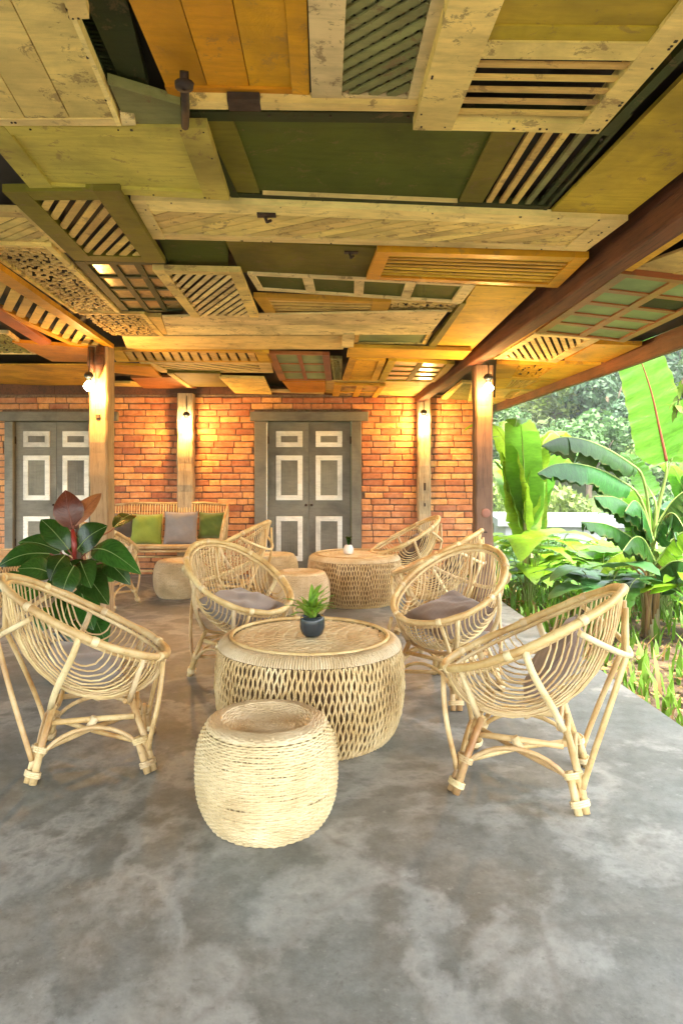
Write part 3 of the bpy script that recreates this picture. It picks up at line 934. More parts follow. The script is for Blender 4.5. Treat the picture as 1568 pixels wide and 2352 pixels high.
p = Panel('salvaged_shutter', 'long orange louvred shutter reaching in from the left edge', 'shutter', [(-390, 545), (-105, 545), (262, 800), (160, 792)], .05, th=.032)
p.frame(M['orange'], .075, .085, .04, .05); p.diag(M['sand'], (68, 753), (96, 701), .088, .028)
p = Panel('wooden_batten', 'brown batten under the orange louvred shutter at the left edge', 'board', [(-60, 700), (-30, 690), (118, 790), (92, 792)], .06)
p.piece('board', M['brown'], 0, 1, 0, 1)
p = Panel('fretwork_panel', 'short pierced cream panel right of the orange louvred shutter', 'panel', [(180, 720), (332, 721), (376, 772), (256, 772)], .020)
p.frame(M['sand'], .0, .03, .03, .0); p.fret(M['cream'], .05)
p = Panel('wooden_board', 'wide pale cream board across the middle of the ceiling', 'board', [(372, 728), (1028, 716), (986, 769), (385, 769)], .036)
p.planks(M['cream_w'], 2, (0, 1, 0, 1), 0, 'u', .001); p.nails(8, 8)
p = Panel('wooden_board', 'short grey cream board end left of the wide pale board', 'board', [(332, 728), (370, 728), (384, 768), (362, 768)], .016)
p.piece('board', M['sand'], 0, 1, 0, 1)
p = Panel('salvaged_shutter', 'ochre framed strip below the row of four green panes', 'shutter', [(582, 682), (898, 694), (884, 727), (612, 723)], .020)
p.frame(M['ochre'], .07, .10, .05, .03); p.slats_u(M['sand'], 4, .8, .004, jit=.005)
p = Panel('fretwork_panel', 'narrow carved strip next to the ochre framed strip', 'panel', [(892, 692), (1052, 699), (1036, 717), (892, 716)], .014)
p.frame(M['cream'], 0, 0, .02, .02); p.fret(M['cream'], .05)
p = Panel('wooden_board', 'dark strip at the left side of the golden board', 'board', [(1058, 697), (1070, 697), (1000, 798), (984, 796)], .03)
p.piece('board', M['olive'], 0, 1, 0, 1)
p = Panel('wooden_board', 'golden yellow board between the cream boards and the roof beam', 'board', [(1092, 656), (1230, 663), (1080, 806), (998, 800)], .012)
p.piece('board', M['ochre'], 0, 1, 0, 1, 0, .014)
p = Panel('wooden_board', 'pale cream board with a long seam over the sitting area', 'board', [(280, 773), (792, 771), (788, 803), (292, 803)], .022)
p.planks(M['cream_l'], 2, (0, 1, 0, 1), 0, 'u', .004)
p = Panel('wooden_batten', 'short cream block at the end of the seamed board', 'board', [(788, 768), (814, 768), (812, 798), (784, 798)], .044)
p.piece('board', M['cream_w'], 0, 1, 0, 1)
p = Panel('salvaged_window', 'narrow window with a long green pane near the golden board', 'window', [(816, 768), (992, 766), (976, 794), (812, 792)], .008)
p.frame(M['cream'], .03, .03, .02, .06); p.inset(M['glass_green'])
p = Panel('salvaged_shutter', 'golden framed shutter with flat slats left of the brown window', 'shutter', [(250, 804), (616, 808), (628, 833), (268, 831)], .030)
p.frame(M['ochre'], .12, .12, .07, .06); p.slats_v(M['sand'], 14, .7)
p = Panel('wooden_batten', 'long golden batten meeting the roof beam near the right post', 'board', [(802, 798), (1082, 806), (1062, 826), (796, 820)], .046)
p.piece('board', M['ochre'], 0, 1, 0, 1)
p = Panel('salvaged_shutter', 'cream framed panel behind the golden shutter near the back wall', 'panel', [(320, 833), (622, 834), (628, 856), (372, 856)], .016)
p.frame(M['cream_l'], .12, .12, .08, .07); p.diag_dir(M['cream_l'], Vector((1, 1)), .12, .035)
p = Panel('salvaged_window', 'brown window sash with six green panes near the back wall', 'window', [(612, 812), (756, 815), (762, 874), (642, 874)], .030)
p.frame(M['brown'], .07, .06, .05, .05); p.grid(M['brown'], M['glass_green'], 2, 3, .035)
p = Panel('fretwork_panel', 'tiny carved piece right of the brown window sash', 'panel', [(758, 824), (786, 824), (784, 872), (766, 872)], .018)
p.frame(M['greygreen'], .02, .02, .03, .03); p.fret(M['greygreen'], .06)
p = Panel('salvaged_shutter', 'small ochre shutter with fine mesh lattice near the back wall', 'shutter', [(804, 823), (886, 828), (866, 874), (786, 874)], .040)
p.frame(M['ochre'], .06, .06, .07, .06); p.diag_dir(M['ochre'], Vector((1, 1)), .04, .010, joined=True); p.diag_dir(M['ochre'], Vector((1, -1)), .04, .010, .013, joined=True)
p = Panel('salvaged_window', 'olive window sash with pale panes beside the small mesh shutter', 'window', [(892, 828), (1044, 836), (1006, 878), (868, 876)], .030)
p.frame(M['yolive'], .07, .07, .04, .05); p.grid(M['olive'], M['glass_cream'], 2, 4, .05)
p = Panel('wooden_board', 'tilted cream board close to the wall above the bench end', 'board', [(503, 867), (606, 870), (624, 906), (546, 909)], .05)
p.piece('board', M['cream'], 0, 1, 0, 1)
p = Panel('wooden_board', 'orange board close to the wall left of the middle door', 'board', [(648, 876), (746, 877), (748, 901), (668, 901)], .03)
p.piece('board', M['orange'], 0, 1, 0, 1)
p = Panel('wooden_board', 'long pale strip of board along the top of the brick wall', 'board', [(748, 875), (1020, 878), (985, 918), (745, 914)], .012)
p.planks(M['cream'], 2, (0, 1, 0, 1), 0, 'u', .004)
p = Panel('salvaged_window', 'small ochre sash fixed right above the middle door', 'window', [(768, 884), (885, 886), (862, 917), (762, 917)], .045)
p.frame(M['ochre'], .08, .06, .06, .05); p.grid(M['ochre'], M['glass_reflect'], 2, 2, .07)
p = Panel('wooden_board', 'cream strip left of the small ochre sash', 'board', [(612, 898), (745, 900), (740, 916), (618, 914)], .024)
p.piece('board', M['cream_w'], 0, 1, 0, 1)
p = Panel('wooden_board', 'wide golden board at the left edge near the back wall', 'board', [(-240, 838), (204, 838), (252, 884), (-150, 888)], .034)
p.planks(M['ochre'], 3, (0, 1, 0, 1), 0, 'u', .003)
p = Panel('wooden_board', 'orange board behind the long orange louvred shutter', 'board', [(28, 786), (222, 800), (215, 832), (120, 830)], .020)
p.piece('board', M['orange'], 0, 1, 0, 1)
p = Panel('fretwork_panel', 'carved pale piece at the left edge below the orange shutter', 'panel', [(-120, 762), (20, 766), (84, 814), (-80, 814)], .010)
p.frame(M['cream_w'], 0, .03, .03, .03); p.fret(M['greygreen'], .06)
p = Panel('wooden_board', 'orange board right of the left post near the ceiling end', 'board', [(258, 838), (346, 842), (372, 868), (262, 856)], .04)
p.piece('board', M['orange'], 0, 1, 0, 1)
p = Panel('wooden_board', 'brown board above the greyed post at the wall', 'board', [(300, 868), (420, 866), (452, 892), (330, 892)], .030)
p.piece('board', M['brown'], 0, 1, 0, 1)
p = Panel('wooden_board', 'olive board with a diagonal batten near the back wall', 'board', [(384, 856), (505, 858), (522, 888), (430, 888)], .038)
p.piece('board', M['olive'], 0, 1, 0, 1); p.piece('batten', M['cream'], .0, .12, 0, 1, -.012, -.0005)
p = Panel('wooden_board', 'grey green strip at the far left end of the ceiling', 'board', [(-160, 889), (230, 888), (246, 904), (-120, 906)], .02)
p.piece('board', M['greygreen'], 0, 1, 0, 1)
p = Panel('wooden_board', 'dull brown strip between the left post and the bench post', 'board', [(262, 880), (300, 880), (410, 902), (268, 902)], .014)
p.piece('board', M['sand'], 0, 1, 0, 1)

# --- outer strip, between beam and eave
O = True
p = Panel('wooden_board', 'weathered cream board outside the roof beam at the right edge', 'board', [(2250, 330), (2900, 520), (1690, 655), (1424, 626)], .004, O)
p.planks(M['cream'], 3, (0, 1, 0, 1), 0, 'v', .003)
p = Panel('salvaged_window', 'red brown window sash with green panes at the right edge', 'window', [(1424, 628), (1700, 660), (1432, 786), (1230, 764)], .030, O)
p.frame(M['brown'], .05, .05, .05, .04)
p.grid(M['brown'], M['glass_green'], 2, 5, .048, panemats=[M['glass_green']] * 6 + [M['dgreen']] + [M['glass_green']] * 3)
p = Panel('wooden_batten', 'ochre strip along the roof beam coloured as its lit orange underside', 'board', [(2060, 180), (2140, 180), (1136, 826), (1117, 826)], .014, O)
p.piece('board', M['ochre'], 0, 1, 0, 1)  # ochre colour imitates the lit orange underside of the beam
p = Panel('salvaged_shutter', 'white louvred shutter outside the roof beam above the right post', 'shutter', [(1226, 767), (1380, 779), (1276, 833), (1134, 824)], .030, O)
p.frame(M['cream_w'], .045, .065, .05, .04); p.diag(M['cream_w'], (1205, 790), (1222, 818), .050, .015)
p = Panel('wooden_board', 'bright orange board near the eave beside the white louvred shutter', 'board', [(1362, 790), (1474, 793), (1388, 832), (1296, 828)], .018, O)
p.piece('board', M['orange'], 0, 1, 0, 1)
p = Panel('fretwork_panel', 'yellow panel with a pierced diamond near the right post', 'panel', [(1140, 835), (1390, 837), (1300, 872), (1138, 868)], .020, O)
p.frame(M['ochre'], .16, .30, .06, .06); p.fret(M['ochre'], .06)
p = Panel('salvaged_shutter', 'pale yellow board with dark slots between right post and eave', 'shutter', [(1140, 869), (1305, 873), (1240, 894), (1137, 892)], .024, O)
p.frame(M['ochre'], .12, .2, .07, .05); p.slats_v(M['sand'], 8, .6)
p = Panel('salvaged_shutter', 'small dark lattice shutter at the end of the eave', 'shutter', [(1138, 893), (1236, 895), (1190, 916), (1137, 914)], .024, O)
p.frame(M['cream'], .12, .12, .08, .08); p.diag_dir(M['cream'], Vector((1, 1)), .07, .014, joined=True); p.diag_dir(M['cream'], Vector((1, -1)), .07, .014, .013, joined=True)
p = Panel('salvaged_shutter', 'grey lattice shutter left of the right post near the wall', 'shutter', [(1060, 878), (1086, 880), (1086, 926), (1006, 922)], .020, O)
p.frame(M['cream'], .05, .04, .05, .05); p.diag_dir(M['greygreen'], Vector((1, 1)), .06, .016, joined=True)
p = Panel('wooden_board', 'cream board where the outer ceiling strip ends at the wall', 'board', [(1088, 917), (1180, 919), (1120, 938), (1060, 936)], .012, O)
p.piece('board', M['cream'], 0, 1, 0, 1)

# ------------------------------------------------------------------ lamps
def lamp(pos, top, label, seed, power=4.0, sc=1.15):
    t = thing('pendant_lamp', label, 'lamp', pos, 0, 'bare bulbs hung on the posts'); t.scale = (sc,) * 3
    q = MB(); h = (top - pos[2]) / sc
    q.tube([(0, 0, .085), (.004, .004, .085 + (h - .085) * .5), (0, .02, h)], .004, 6); q.build('cord', M['black'], t)
    q = MB(); q.lathe([(.004, .095), (.022, .088), (.030, .075), (.032, .064), (.022, .052), (.016, .048), (.016, .030), (.0, .029)], 20); q.build('lamp_holder', M['black'], t)
    q = MB(); q.lathe([(.0, -.035), (.014, -.033), (.026, -.020), (.036, -.004), (.026, .014), (.014, .030), (.012, .036)], 20); q.build('bulb', M['bulb'], t)
    l = bpy.data.lights.new('bulb_light', 'POINT'); l.energy = power; l.color = (1.0, .47, .09); l.shadow_soft_size = .04
    o = bpy.data.objects.new('bulb_light', l); COL.objects.link(o); o.parent = t; o.location = (0, 0, -.055)
    return t
lamp(tuple(at(204, 886, 5.24)), 2.2, 'bare lit bulb hanging at the left post', 0)
lamp(tuple(at(428, 970, 8.06)), 2.16, 'bare lit bulb on the greyed post above the bench', 1, 5, 1.35)
lamp(tuple(at(973, 964, 8.08)), 2.12, 'bare lit bulb on the slim post right of the middle door', 2, 5, 1.3)
lamp(tuple(at(1121, 890, 5.26)), 2.10, 'bare lit bulb at the reddish right post', 3)

# ------------------------------------------------------------------ rattan bucket chair
CXR, AR, BRM = -.035, .345, .305
def rim_z(x):
    t = (x - (CXR - AR)) / (2 * AR)
    return .80 - .36 * t - .018 * math.sin(t * PI)
def wob(pts, s, rg): return [Vector(p) + Vector((rg.uniform(-s, s), rg.uniform(-s, s), rg.uniform(-s, s))) for p in pts]
def bez(p0, p1, p2, p3, n):
    out = []
    for i in range(n + 1):
        t = i / n; a = (1 - t) ** 3; b = 3 * t * (1 - t) ** 2; c = 3 * t * t * (1 - t); d = t ** 3
        out.append(Vector(p0) * a + Vector(p1) * b + Vector(p2) * c + Vector(p3) * d)
    return out
def cane_curve(u, n=14, off=0.0):
    s = math.sqrt(max(0, 1 - u * u))
    xb, xf = CXR - AR * s, CXR + AR * s
    y = BRM * u
    k = s ** .75
    c = (.60 * (1 - k) + .145 * k) - off
    zb, zf = rim_z(xb), rim_z(xf)
    yb = y * (.80 + .15 * (1 - k))
    return bez((xb, y, zb), (xb + .04 * s, yb, c + .03 * k), (xf - .05 * s, yb, c), (xf, y, zf), n)
def make_chair(label):
    t = thing('rattan_chair', label, 'chair', (0, 0, 0), 0, 'rattan bucket chairs')
    rg = random.Random(11)
    q = MB(); m = 40
    pts = []
    for i in range(m):
        a = 2 * PI * i / m
        x = CXR + AR * math.cos(a); pts.append((x, BRM * math.sin(a), rim_z(x)))
    q.tube(wob(pts, .0015, rg), [.0165 + .0015 * math.sin(i * 1.7) for i in range(m)], 9, True); rim = q.build('rim', M['rattan'], t)
    for i in (3, 9, 14, 20, 26, 31, 37):
        a = 2 * PI * i / m; c0 = Vector(pts[i]); tn_ = (Vector(pts[(i + 1) % m]) - Vector(pts[i - 1])).normalized()
        q = MB(); q.tube([c0 - tn_ * .014, c0 - tn_ * .012, c0 + tn_ * .012, c0 + tn_ * .014], [.017, .0195, .0195, .017], 10); q.build('binding', M['wrap'], rim)
    q = MB()
    q.tube([(CXR + (AR - .022) * math.cos(2 * PI * i / m), (BRM - .022) * math.sin(2 * PI * i / m), rim_z(CXR + AR * math.cos(2 * PI * i / m)) - .024) for i in range(m)], .009, 7, True)
    q.build('inner_rim', M['cane'], t)
    nC = 34
    for i in range(nC):
        u = math.sin(R(-74 + 148 * i / (nC - 1)))
        q = MB(); c = cane_curve(u)
        q.tube(wob(c, .0022, rg), .0041, 5, cap=False); q.build('cane', M['cane'], t)
    # lateral ribs under the seat
    for x0 in (-.15, .13):
        s = math.sqrt(max(0, 1 - ((x0 - CXR) / AR) ** 2))
        y1 = BRM * s; z1 = rim_z(x0)
        q = MB(); q.tube(bez((x0, -.165, .285), (x0, -.08, .235), (x0, .08, .235), (x0, .165, .285), 12), .010, 7); q.build('rib', M['rattan'], t)
    # belt round the back
    q = MB(); belt = []
    for i in range(17):
        a = R(118) + R(124) * i / 16
        x = CXR - .02 + (AR - .005) * math.cos(a) - .01; y = (BRM + .004) * math.sin(a)
        belt.append((x, y, .548 + .125 * abs((i - 8) / 8) ** 1.6))
    q.tube(belt, .0115, 8); q.build('belt', M['wrap'], t)
    for sy in (-1, 1):
        for sx in (-1, 1):
            foot = Vector((sx * .235, sy * .225, 0)); top = Vector((sx * .155 - .01, sy * .150, .285))
            d = (top - foot)
            tn = Vector((-sy * 1.0, sx * 1.0, 0)).normalized() * .017
            lg = MB(); mid = foot + d * .45 + Vector((sx, sy, 0)) * .006
            lg.tube([foot + tn, mid + tn, top + tn * .8], [.0158, .0148, .0138], 9)
            lg.tube([foot - tn, foot + d * .5 - tn * .95], [.0152, .0142], 9)
            lg = lg.build('leg', M['rattan'], t)
            for k, zz in enumerate((.035, .125)):
                b = MB(); c = foot + d * (zz / .285); L = .008 + .003 * k
                ring = []
                ax = d.normalized(); s1 = tn.normalized(); s2 = ax.cross(s1)
                for j in range(16):
                    a = 2 * PI * j / 16
                    ring.append(c + s1 * math.cos(a) * .038 + s2 * math.sin(a) * .0215)
                for dz in (-.008, 0, .008): b.tube([p_ + ax * dz for p_ in ring], .0048, 5, True)
                b.build('binding', M['wrap'], lg)
            # outer brace from the leg to the basket
            b = MB(); knee = foot + d * .50 + Vector((sx * .012, sy * .014, 0))
            if sx < 0:
                up = Vector((CXR - AR * .985 - .012, sy * .085, .56)); m1 = Vector((-.30, sy * .20, .30))
                b.tube(bez(foot + d * .30 + tn * .2 + Vector((-.02, 0, 0)), knee + Vector((-.04, 0, .02)), m1, up, 9) + [Vector((CXR - AR - .004, sy * .075, .74))], .0112, 8)
            else:
                up = Vector((CXR + AR * .93, sy * .165, rim_z(CXR + AR * .93) - .012)); m1 = Vector((.275, sy * .24, .26))
                b.tube(bez(foot + d * .30 + Vector((.02, 0, 0)), knee + Vector((.03, sy * .02, .03)), m1, up, 9), .0105, 8)
            b.build('brace', M['rattan'], t)
        # struts from rim to leg top
        b = MB(); x0 = -.04; s = math.sqrt(1 - ((x0 - CXR) / AR) ** 2)
        b.tube(bez((x0, sy * BRM * s, rim_z(x0)), (x0 - .02, sy * (BRM + .02), .50), (-.13, sy * .26, .42), (-.165, sy * .165, .28), 8), .0135, 8); b.build('strut', M['wrap'], t)
        b = MB(); x0 = .21; s = math.sqrt(1 - ((x0 - CXR) / AR) ** 2)
        b.tube([(x0, sy * BRM * s, rim_z(x0)), (.17, sy * .19, .36), (.148, sy * .155, .28)], .0125, 8); b.build('strut', M['wrap'], t)
        # arch and bar on the long side
        b = MB(); b.tube([(-.168, sy * .166, .218), (0, sy * .172, .222), (.168, sy * .166, .218)], .0125, 8); b.build('stretcher', M['rattan'], t)
        b = MB(); b.tube(bez((-.222, sy * .212, .055), (-.14, sy * .20, .245), (.14, sy * .20, .245), (.222, sy * .212, .055), 14), .0095, 7); b.build('arch', M['rattan'], t)
        b = MB(); b.tube([(-.011, sy * .178, .190), (.012, sy * .178, .232)], .017, 8); b.build('binding', M['wrap'], t)
    for sx in (-1, 1):
        b = MB(); b.tube([(sx * .172, -.162, .225), (sx * .178, 0, .228), (sx * .172, .162, .225)], .0115, 8); b.build('stretcher', M['rattan'], t)
        b = MB(); b.tube(bez((sx * .222, -.205, .06), (sx * .20, -.13, .24), (sx * .20, .13, .24), (sx * .222, .205, .06), 14), .0095, 7); b.build('arch', M['rattan'], t)
    for s in (-1, 1):
        b = MB(); b.tube([(-.215, -s * .205, .115), (0, 0, .118 + s * .010), (.215, s * .205, .115)], .0105, 7); b.build('cross_brace', M['rattan'], t)
    return t
ch = make_chair('rattan bucket chair with grey cushion at the left front, back to the left edge')
ch.location = (-.97, 3.01, 0); ch.rotation_euler = (0, 0, R(13.7))
CH = {}
CH[2] = dup(ch, (-.45, 4.18, 0), R(-47), 'rattan bucket chair with flat grey cushion behind the round front table')
CH[3] = dup(ch, (.743, 3.90, 0), R(-135), 'rattan bucket chair with brown cushion standing before the right post')
CH[4] = dup(ch, (.839, 2.787, 0), R(158), 'rattan bucket chair at the right front with its back to the garden')
CH[5] = dup(ch, (-.80, 6.35, 0), R(163), 'rattan bucket chair between the bench and the grey middle door')
CH[6] = dup(ch, (.86, 6.85, 0), R(188), 'rattan bucket chair farthest back, before the slim post')
CH[7] = dup(ch, (.92, 5.40, 0), R(160), 'rattan bucket chair at the right side of the rear round table')
CH[8] = dup(ch, (-1.98, 6.40, 0), R(75), 'rattan bucket chair mostly hidden behind the left post')

# ------------------------------------------------------------------ cushions
def pillow(name, label, size, thick, mat, loc, rot, seed=0, droop=0.0, group=None):
    rg = random.Random(seed); n = 18; b = MB()
    ph = [rg.uniform(0, 6.28) for _ in range(6)]
    def pt(i, j, s):
        u, v = i / n * 2 - 1, j / n * 2 - 1
        pin = 1 - .07 * (1 - u * u) * abs(v) ** 6 - 0
        pin2 = 1 - .07 * (1 - v * v) * abs(u) ** 6
        x, y = u * size / 2 * pin2, v * size / 2 * pin
        h = max(0, (1 - u ** 4)) ** .6 * max(0, (1 - v ** 4)) ** .6
        wr = .10 * math.sin(u * 5 + ph[0] + v * 2) + .09 * math.sin(v * 6 + ph[1] - u * 3) + .05 * math.sin(9 * u * v + ph[2]) + .05 * math.sin(11 * (u + v) + ph[3])
        z = s * thick / 2 * h * (1 + wr)
        z -= droop * (u * u * 0 + (u * u + v * v) * -.5) 
        return (x, y, z)
    top = [[pt(i, j, 1) for j in range(n + 1)] for i in range(n + 1)]
    bot = [[pt(i, j, -1) for j in range(n + 1)] for i in range(n + 1)]
    b.quadstrip(top, False, True)
    b.quadstrip([r_[::-1] for r_ in bot], False, True)
    me_o = b.build(name, mat)
    me_o.location = loc; me_o.rotation_euler = rot
    tag(me_o, label, 'cushion', group)
    edge = [top[i][0] for i in range(n)] + [top[n][j] for j in range(n)] + [top[i][n] for i in range(n, 0, -1)] + [top[0][j] for j in range(n, 0, -1)]
    q = MB(); q.tube(edge, .004, 5, True); q.build('piping', mat, me_o)
    return me_o
def in_chair(c, x, y, z, rot):
    m = Matrix.Translation(c.location) @ Matrix.Rotation(c.rotation_euler.z, 4, 'Z')
    p_ = m @ Vector((x, y, z)); 
    e = (Matrix.Rotation(c.rotation_euler.z, 4, 'Z') @ rot).to_euler()
    return p_, e
def RY(a): return Matrix.Rotation(R(a), 4, 'Y')
def RZ(a): return Matrix.Rotation(R(a), 4, 'Z')
def RX(a): return Matrix.Rotation(R(a), 4, 'X')
def chair_pillow(c, label, mat, x, y, z, rot, seed, size=.40, thick=.15, droop=.03):
    p_, e = in_chair(c, x, y, z, rot)
    return pillow('cushion', label, size, thick, mat, p_, e, seed, droop)
chair_pillow(ch, 'grey cushion seen through the canes of the left front chair', M['f_grey'], -.05, .0, .405, RY(12), 1, .34, .13)
chair_pillow(CH[2], 'flat light grey cushion in the chair behind the round front table', M['f_grey'], -.01, .0, .415, RY(10) @ RZ(12), 2)
chair_pillow(CH[3], 'grey brown cushion slumped in the chair before the right post', M['f_brown'], -.02, .01, .42, RY(20) @ RZ(-20), 3, .38, .14)
chair_pillow(CH[4], 'brown cushion leaning inside the right front chair', M['f_brown'], -.14, .0, .50, RY(56), 4, .33, .12)
chair_pillow(CH[6], 'brown cushion in the chair farthest back', M['f_dark'], -.12, .0, .46, RY(50), 6, .38, .13)
chair_pillow(CH[7], 'dark brown cushion in the chair right of the rear table', M['f_dark'], -.12, .0, .455, RY(50) @ RZ(5), 7, .36, .13)

# ------------------------------------------------------------------ woven tables and stools
def woven_table(loc, label):
    t = thing('woven_table', label, 'table', loc, 0, 'round woven tables')
    Hh = .458
    prof = [(.385, .0), (.415, .04), (.440, .12), (.452, .22), (.450, .32), (.440, .40), (.420, .440)]
    def rad(z):
        for (r0, z0), (r1, z1) in zip(prof, prof[1:]):
            if z <= z1: return r0 + (r1 - r0) * (z - z0) / (z1 - z0)
        return prof[-1][0]
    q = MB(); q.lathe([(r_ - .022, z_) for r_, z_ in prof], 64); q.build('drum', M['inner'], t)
    q = MB(); rg = random.Random(5); ns = 216; per = 4.6
    for i in range(ns):
        pts = []; m = 50; a0 = 2 * PI * i / ns; ph = (0 if i % 2 else PI) + .7 * math.sin(a0 * 5) + .5 * math.sin(a0 * 13 + 1) + rg.uniform(-.5, .5)
        amp = (PI / ns) * rg.uniform(.35, 1.05); wl = 0.0; dr = rg.uniform(-.10, .10)
        for k in range(m + 1):
            z = .006 + (.412 - .006) * k / m
            wv = math.sin(k / m * 2 * PI * per + ph + dr * k * .12)
            wv = math.copysign(abs(wv) ** .8, wv)
            a = a0 + amp * wv + rg.uniform(-.0010, .0010)
            r_ = rad(z) + .0035 * math.cos(k / m * 2 * PI * per + ph) + rg.uniform(-.0012, .0012)
            pts.append((r_ * math.cos(a), r_ * math.sin(a), z))
        q.tube(pts, rg.uniform(.0054, .0068), 4, cap=False)
    stuff(q.build('weave', M['rope'], t))
    q = MB()
    for k, zz in enumerate((.004, .013)): q.tube([(rad(zz) * math.cos(2 * PI * j / 64), rad(zz) * math.sin(2 * PI * j / 64), zz + .004) for j in range(64)], .007, 6, True)
    q.build('bottom_hoop', M['rope'], t)
    # wrapped shoulder and rim
    q = MB()
    for j in range(230):
        a = 2 * PI * j / 230; c, s = math.cos(a), math.sin(a); e = rg.uniform(-.0015, .0015)
        q.tube([(r_ * c, r_ * s, z_) for r_, z_ in ((.438, .416), (.433 + e, .430), (.415 + e, .448), (.392, .458), (.384, .452))], .0062, 5, cap=False)
    stuff(q.build('shoulder_wrapping', M['rope_l'], t))
    q = MB(); q.tube([(.378 * math.cos(2 * PI * j / 72), .378 * math.sin(2 * PI * j / 72), .462) for j in range(72)], .0095, 8, True); q.build('rim', M['rattan'], t)
    q = MB(); q.lathe([(0.001, .446), (.37, .446)], 48); q.build('top_base', M['rope'], t)
    # herringbone woven top: rows of short flat strands
    q = MB(); row = .022; L = .05; y = -.36; r_i = 0
    while y < .36:
        hw_ = math.sqrt(max(0, .368 ** 2 - y * y)); x = -hw_ + (r_i % 2) * L / 2 * 0
        k = 0
        while x < hw_ - .01:
            x1 = min(x + L * .96, hw_); sgn = 1 if r_i % 2 else -1
            z0 = .449 + rg.uniform(0, .002)
            dy = .008 * sgn
            q.prism([(x, y - .008 - dy, z0 - .002), (x1, y - .008 + dy, z0 - .002), (x1, y + .010 + dy, z0 - .002), (x, y + .010 - dy, z0 - .002)],
                    [(x, y - .008 - dy, z0 + .001), (x1, y - .008 + dy, z0 + .005), (x1, y + .010 + dy, z0 + .005), (x, y + .010 - dy, z0 + .001)])
            x += L; k += 1
        y += row * .92; r_i += 1
    stuff(q.build('woven_top', M['table_top'], t))
    return t
M['table_top'] = rattan('woven table top', (.72, .55, .31), (.54, .36, .17), (.82, .68, .43))
def woven_stool(loc, label, sc=1.0, mat='rope_l'):
    t = thing('woven_stool', label, 'stool', loc, 0, 'woven stools')
    rg = random.Random(8)
    pr = []
    n = 46
    for i in range(n + 1):
        z = .006 + .338 * i / n
        s = (z - .172) / .19
        r_ = .253 - .052 * abs(s) ** 3.2 - (.022 if s < 0 else .0) * abs(s) ** 1.6
        pr.append((r_, z))
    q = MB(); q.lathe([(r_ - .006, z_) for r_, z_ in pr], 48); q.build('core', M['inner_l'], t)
    q = MB(); m = 160; kk = 40
    for i, (r_, z_) in enumerate(pr):
        ph = PI * (i % 2); j0 = rg.uniform(-.0012, .0012); w1, w2, w3 = rg.uniform(0, 6), rg.uniform(0, 6), rg.uniform(.0004, .0014)
        ring = []
        for j in range(m):
            a = 2 * PI * j / m; rr = r_ + .0028 * math.sin(kk * a + ph) + rg.uniform(-.0006, .0006)
            ring.append((rr * math.cos(a), rr * math.sin(a), z_ + w3 * math.sin(5 * a + w1) + w3 * .8 * math.sin(11 * a + w2) + j0))
        q.tube(ring, rg.uniform(.0040, .0047), 5, True)
    stuff(q.build('weave', M[mat], t))
    q = MB()
    for k in range(80):
        a = 2 * PI * (k + .5) / 80
        q.tube([((r_ - .0005) * math.cos(a), (r_ - .0005) * math.sin(a), z_) for r_, z_ in pr[::3]], .0034, 4, cap=False)
    stuff(q.build('stakes', M[mat], t))
    # shoulder and dished seat of rings
    q = MB()
    seat = []
    for i in range(9): a = PI / 2 * i / 8; seat.append((.168 + .043 * math.cos(a), .346 + .015 * math.sin(a)))
    for i in range(22): u = i / 21; seat.append((.161 * (1 - u) + .003, .361 - .024 * math.sin(min(1, u * 2.4) * PI / 2)))
    for i, (r_, z_) in enumerate(seat):
        mm = 72
        q.tube([((r_ + .0025 * math.sin(24 * 2 * PI * j / mm + PI * (i % 2))) * math.cos(2 * PI * j / mm), (r_ + .0025 * math.sin(24 * 2 * PI * j / mm + PI * (i % 2))) * math.sin(2 * PI * j / mm),
                 z_ + rg.uniform(-.001, .001)) for j in range(mm)], .0066, 5, True)
    stuff(q.build('seat_weave', M[mat], t))
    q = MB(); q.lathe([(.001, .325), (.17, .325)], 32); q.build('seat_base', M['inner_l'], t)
    return t
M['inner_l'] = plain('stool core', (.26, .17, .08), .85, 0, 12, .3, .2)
tb1 = woven_table((-.03, 3.32, 0), 'round table of knotted rope in the centre of the seating group')
dup(tb1, (.375, 6.62, 0), .5, 'round rope table farther back carrying the small white vase')
st1 = woven_stool((-.177, 2.47, 0), 'big pale woven stool in front of the round table')
dup(st1, (-1.38, 6.9, 0), .3, 'woven stool standing in front of the bench')
dup(st1, (-.13, 6.12, 0), 1.1, 'woven stool behind the potted fern')
dup(st1, (-.45, 7.45, 0), 2.0, 'woven stool closest to the middle door')
# low rattan table at the left edge
t = dup(tb1, (-3.15, 6.6, 0), .9, 'round rope table cut off by the left picture edge')

